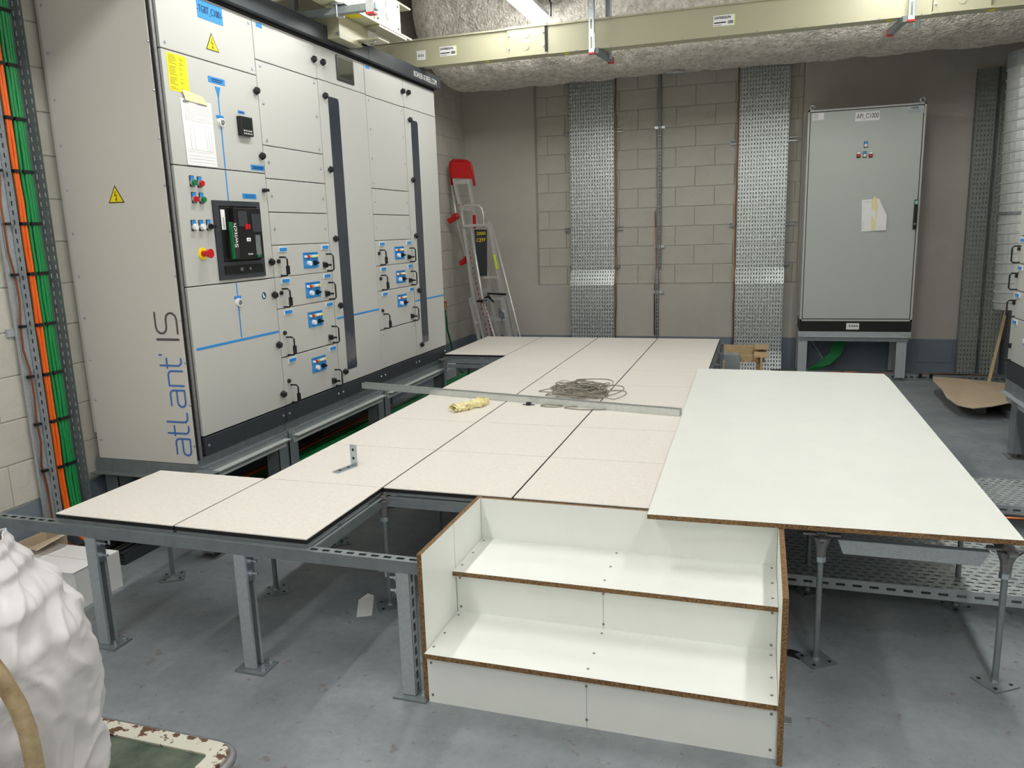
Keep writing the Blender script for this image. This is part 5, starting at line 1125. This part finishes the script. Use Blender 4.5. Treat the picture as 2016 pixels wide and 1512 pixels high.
# ------------------------------------------------------------------ foreground left: trolley, bag, boxes, paper
tr = thing('platform_trolley', 'worn platform trolley with green deck and chipped cream frame in the front left corner', 'trolley', (0.95, -1.08, 0))
DX0, DX1, DY0, DY1, DZ = 0.42, 1.385, -1.50, -0.70, 0.235
dk = MB().box(DX0 + 0.05, DX1 - 0.05, DY0 + 0.05, DY1 - 0.05, DZ - 0.02, DZ + 0.002).build('deck', M['deck'], tr)
def rrect(x0, x1, y0, y1, r, z):
    P = []
    for cx, cy_, a0 in ((x1 - r, y1 - r, 0), (x0 + r, y1 - r, 90), (x0 + r, y0 + r, 180), (x1 - r, y0 + r, 270)):
        for k in range(7): a = math.radians(a0 + 15 * k); P.append((cx + r * math.cos(a), cy_ + r * math.sin(a), z))
    return P
ra = rrect(DX0, DX1, DY0, DY1, 0.06, DZ); rb = rrect(DX0 + 0.055, DX1 - 0.055, DY0 + 0.055, DY1 - 0.055, 0.015, DZ)
m = MB(); n = len(ra)
for dz0, A, B, dz1 in ((0.008, ra, rb, 0.006),):
    for i in range(n):
        j = (i + 1) % n
        a, b, c, d = Vector(A[i]), Vector(A[j]), Vector(B[j]), Vector(B[i]); up = Vector((0, 0, dz0))
        m.quad([a + up, b + up, c + up, d + up]); m.quad([a - Vector((0, 0, .03)), b - Vector((0, 0, .03)), b + up, a + up]); m.quad([d + up, c + up, c - Vector((0, 0, .01)), d - Vector((0, 0, .01))])
m.build('rim_frame', M['chipped'], tr)
MB().tube([(x, y, DZ - 0.012) for x, y, z in rrect(DX0 - 0.008, DX1 + 0.008, DY0 - 0.008, DY1 + 0.008, 0.07, 0)], 0.014, 8, closed=True).build('edge_tube', M['castzinc'], tr, smooth=True)
MB().tube([(1.345, -1.25, DZ + 0.01), (1.342, -1.25, 0.45), (1.334, -1.25, 0.569), (1.330, -1.25, 0.655), (1.314, -1.25, 0.711), (1.278, -1.25, 0.775), (1.22, -1.25, 0.84), (1.10, -1.25, 0.90), (0.6, -1.45, 0.93)], 0.018, 12).build('push_handle', M['tubepaint'], tr, smooth=True)
MB().bar((1.338, -1.25, 0.548), (1.0, -1.46, 0.548), 0.012, 0.05).build('handle_brace', M['tubepaint'], tr)
for x in (DX0 + 0.12, DX1 - 0.12):
    for y in (DY0 + 0.12, DY1 - 0.12):
        MB().cyl((x - 0.018, y, 0.075), (x + 0.018, y, 0.075), 0.075, n=20).build('wheel', M['seal'], tr); MB().box(x - 0.03, x + 0.03, y - 0.03, y + 0.03, 0.15, DZ - 0.02).build('castor_fork', M['castzinc'], tr)
# woven bag: one crumpled surface
bm = bmesh.new(); NU, NV = 220, 200; rows = []
prof = [(0.000, 0.20, 0), (0.02, 0.275, 0), (0.10, 0.290, 0), (0.25, 0.287, 0), (0.42, 0.280, 0), (0.56, 0.268, 0), (0.68, 0.242, 0), (0.80, 0.185, 0), (0.90, 0.115, 0), (0.96, 0.075, 0), (1.0, 0.055, 0)]
BX, BY, B0, BH_ = 0.950, -1.125, DZ + 0.011, 0.72
for j in range(NV + 1):
    v = j / NV
    for a, b in zip(prof, prof[1:]):
        if a[0] <= v <= b[0]: k = (v - a[0]) / (b[0] - a[0]); k = k * k * (3 - 2 * k); R_ = a[1] + (b[1] - a[1]) * k; break
    row = []
    sx_ = -0.0 - 0.0 * v; ox = 0.10 * v * v; oy = 0.05 * v * v
    for i in range(NU):
        t_ = 2 * math.pi * i / NU; d = Vector((math.cos(t_), math.sin(t_), 0))
        q = Vector((math.cos(t_) * 1.1, math.sin(t_) * 1.1, v * 2.6))
        f = noise.fractal(q * 1.1 + Vector((3, 1, 0)), 1.1, 2.0, 3) * 0.045
        rdg = (1 - abs(noise.noise(q * 2.3 + Vector((5, 1, 2)))) * 2.0); rdg2 = (1 - abs(noise.noise(Vector((q.x * 4, q.y * 4, q.z * 1.6)) + Vector((2, 8, 1)))) * 2.2)
        w3 = noise.noise_vector(q * 1.7) * 0.6; q2 = q + w3; rdg = (1 - abs(noise.noise(Vector((q2.x * 2.2, q2.y * 2.2, q2.z * 0.95 + 4)))) * 3.0); rdg2 = (1 - abs(noise.noise(Vector((q2.x * 3.0 + q2.z * 1.6, q2.y * 3.0, q2.z * 1.9)) + Vector((2, 8, 1)))) * 3.0); rdg3 = (1 - abs(noise.noise(q2 * 9)) * 2.5)
        r = R_ + f * 0.6 * (0.4 + v) * (1.0 - 0.7 * max(0.0, (v - 0.75) / 0.25)) + (0.012 * rdg + 0.0028 * rdg2 + 0.0008 * rdg3) * min(1, v * 6) * (1.0 - 0.6 * max(0.0, (v - 0.8) / 0.2)) - 0.006
        p = Vector((BX + ox, BY + oy, B0 + BH_ * v + 0.03 * math.cos(t_ - 0.9) * max(0.0, v - 0.7) * 3)) + d * r; p.z = max(p.z, B0); row.append(bm.verts.new(p))
    rows.append(row)
for j in range(NV):
    for i in range(NU): k = (i + 1) % NU; bm.faces.new((rows[j][i], rows[j][k], rows[j + 1][k], rows[j + 1][i]))
bm.faces.new(list(reversed(rows[0]))); bmesh.ops.recalc_face_normals(bm, faces=bm.faces)
me = bpy.data.meshes.new('woven_bag'); bm.to_mesh(me); bm.free(); me.polygons.foreach_set('use_smooth', [True] * len(me.polygons)); me.materials.append(M['bag'])
o = bpy.data.objects.new('woven_bag', me); COL.objects.link(o); md = o.modifiers.new('t', 'SOLIDIFY'); md.thickness = 0.002
tag(o, 'tall crumpled white woven plastic sack standing on the trolley', 'bag')
# boxes
t = thing('cardboard_box', 'closed white cardboard box on the floor under the near left end of the platform', 'box', (-0.38, 0.33, 0))
MB().box(-0.60, -0.178, 0.200, 0.462, 0, 0.184).build('carton', M['paper'], t, bevel=0.002)
MB().box(-0.60, -0.177, 0.328, 0.331, 0.1845, 0.1852).build('lid_seam', M['ink'], t); MB().box(-0.602, -0.176, 0.19, 0.326, 0.1842, 0.187).build('lid_flap', M['paper'], t)
t = thing('cardboard_box', 'open brown cardboard box behind the closed white one', 'box', (-0.6, 0.6, 0))
for b in ((-0.74, -0.734, 0.36, 0.56), (-0.616, -0.61, 0.36, 0.56), (-0.734, -0.616, 0.36, 0.366), (-0.734, -0.616, 0.554, 0.56)): MB().box(*b, 0, 0.20).build('box_wall', M['cardb'], t)
MB().hexa([(-0.616, 0.34, 0.20), (-0.610, 0.34, 0.20), (-0.610, 0.55, 0.20), (-0.616, 0.55, 0.20)], [(-0.475, 0.27, 0.236), (-0.470, 0.27, 0.232), (-0.452, 0.47, 0.262), (-0.458, 0.47, 0.266)]).build('box_flap', M['cardb'], t)
m = MB().hexa([(1.055, 0.66, 0.001), (1.085, 0.665, 0.001), (1.165, 0.49, 0.001), (1.105, 0.46, 0.001), (1.04, 0.60, 0.001)], [(1.055, 0.66, 0.012), (1.085, 0.665, 0.004), (1.165, 0.49, 0.0025), (1.105, 0.46, 0.0025), (1.04, 0.60, 0.006)])
pp = m.build('paper_scrap', M['paper'], label='torn white paper label lying on the floor under the opening', cat='paper')
MB().cyl((2.915, 0.625, 0.0), (2.915, 0.625, 0.005), 0.028, 0.024, 14).bar((2.915, 0.625, 0.003), (2.965, 0.60, 0.003), 0.045, 0.006).build('rag', M['seal'], label='dark blue-black cloth scrap at the foot of a pedestal beside the steps', cat='cloth')
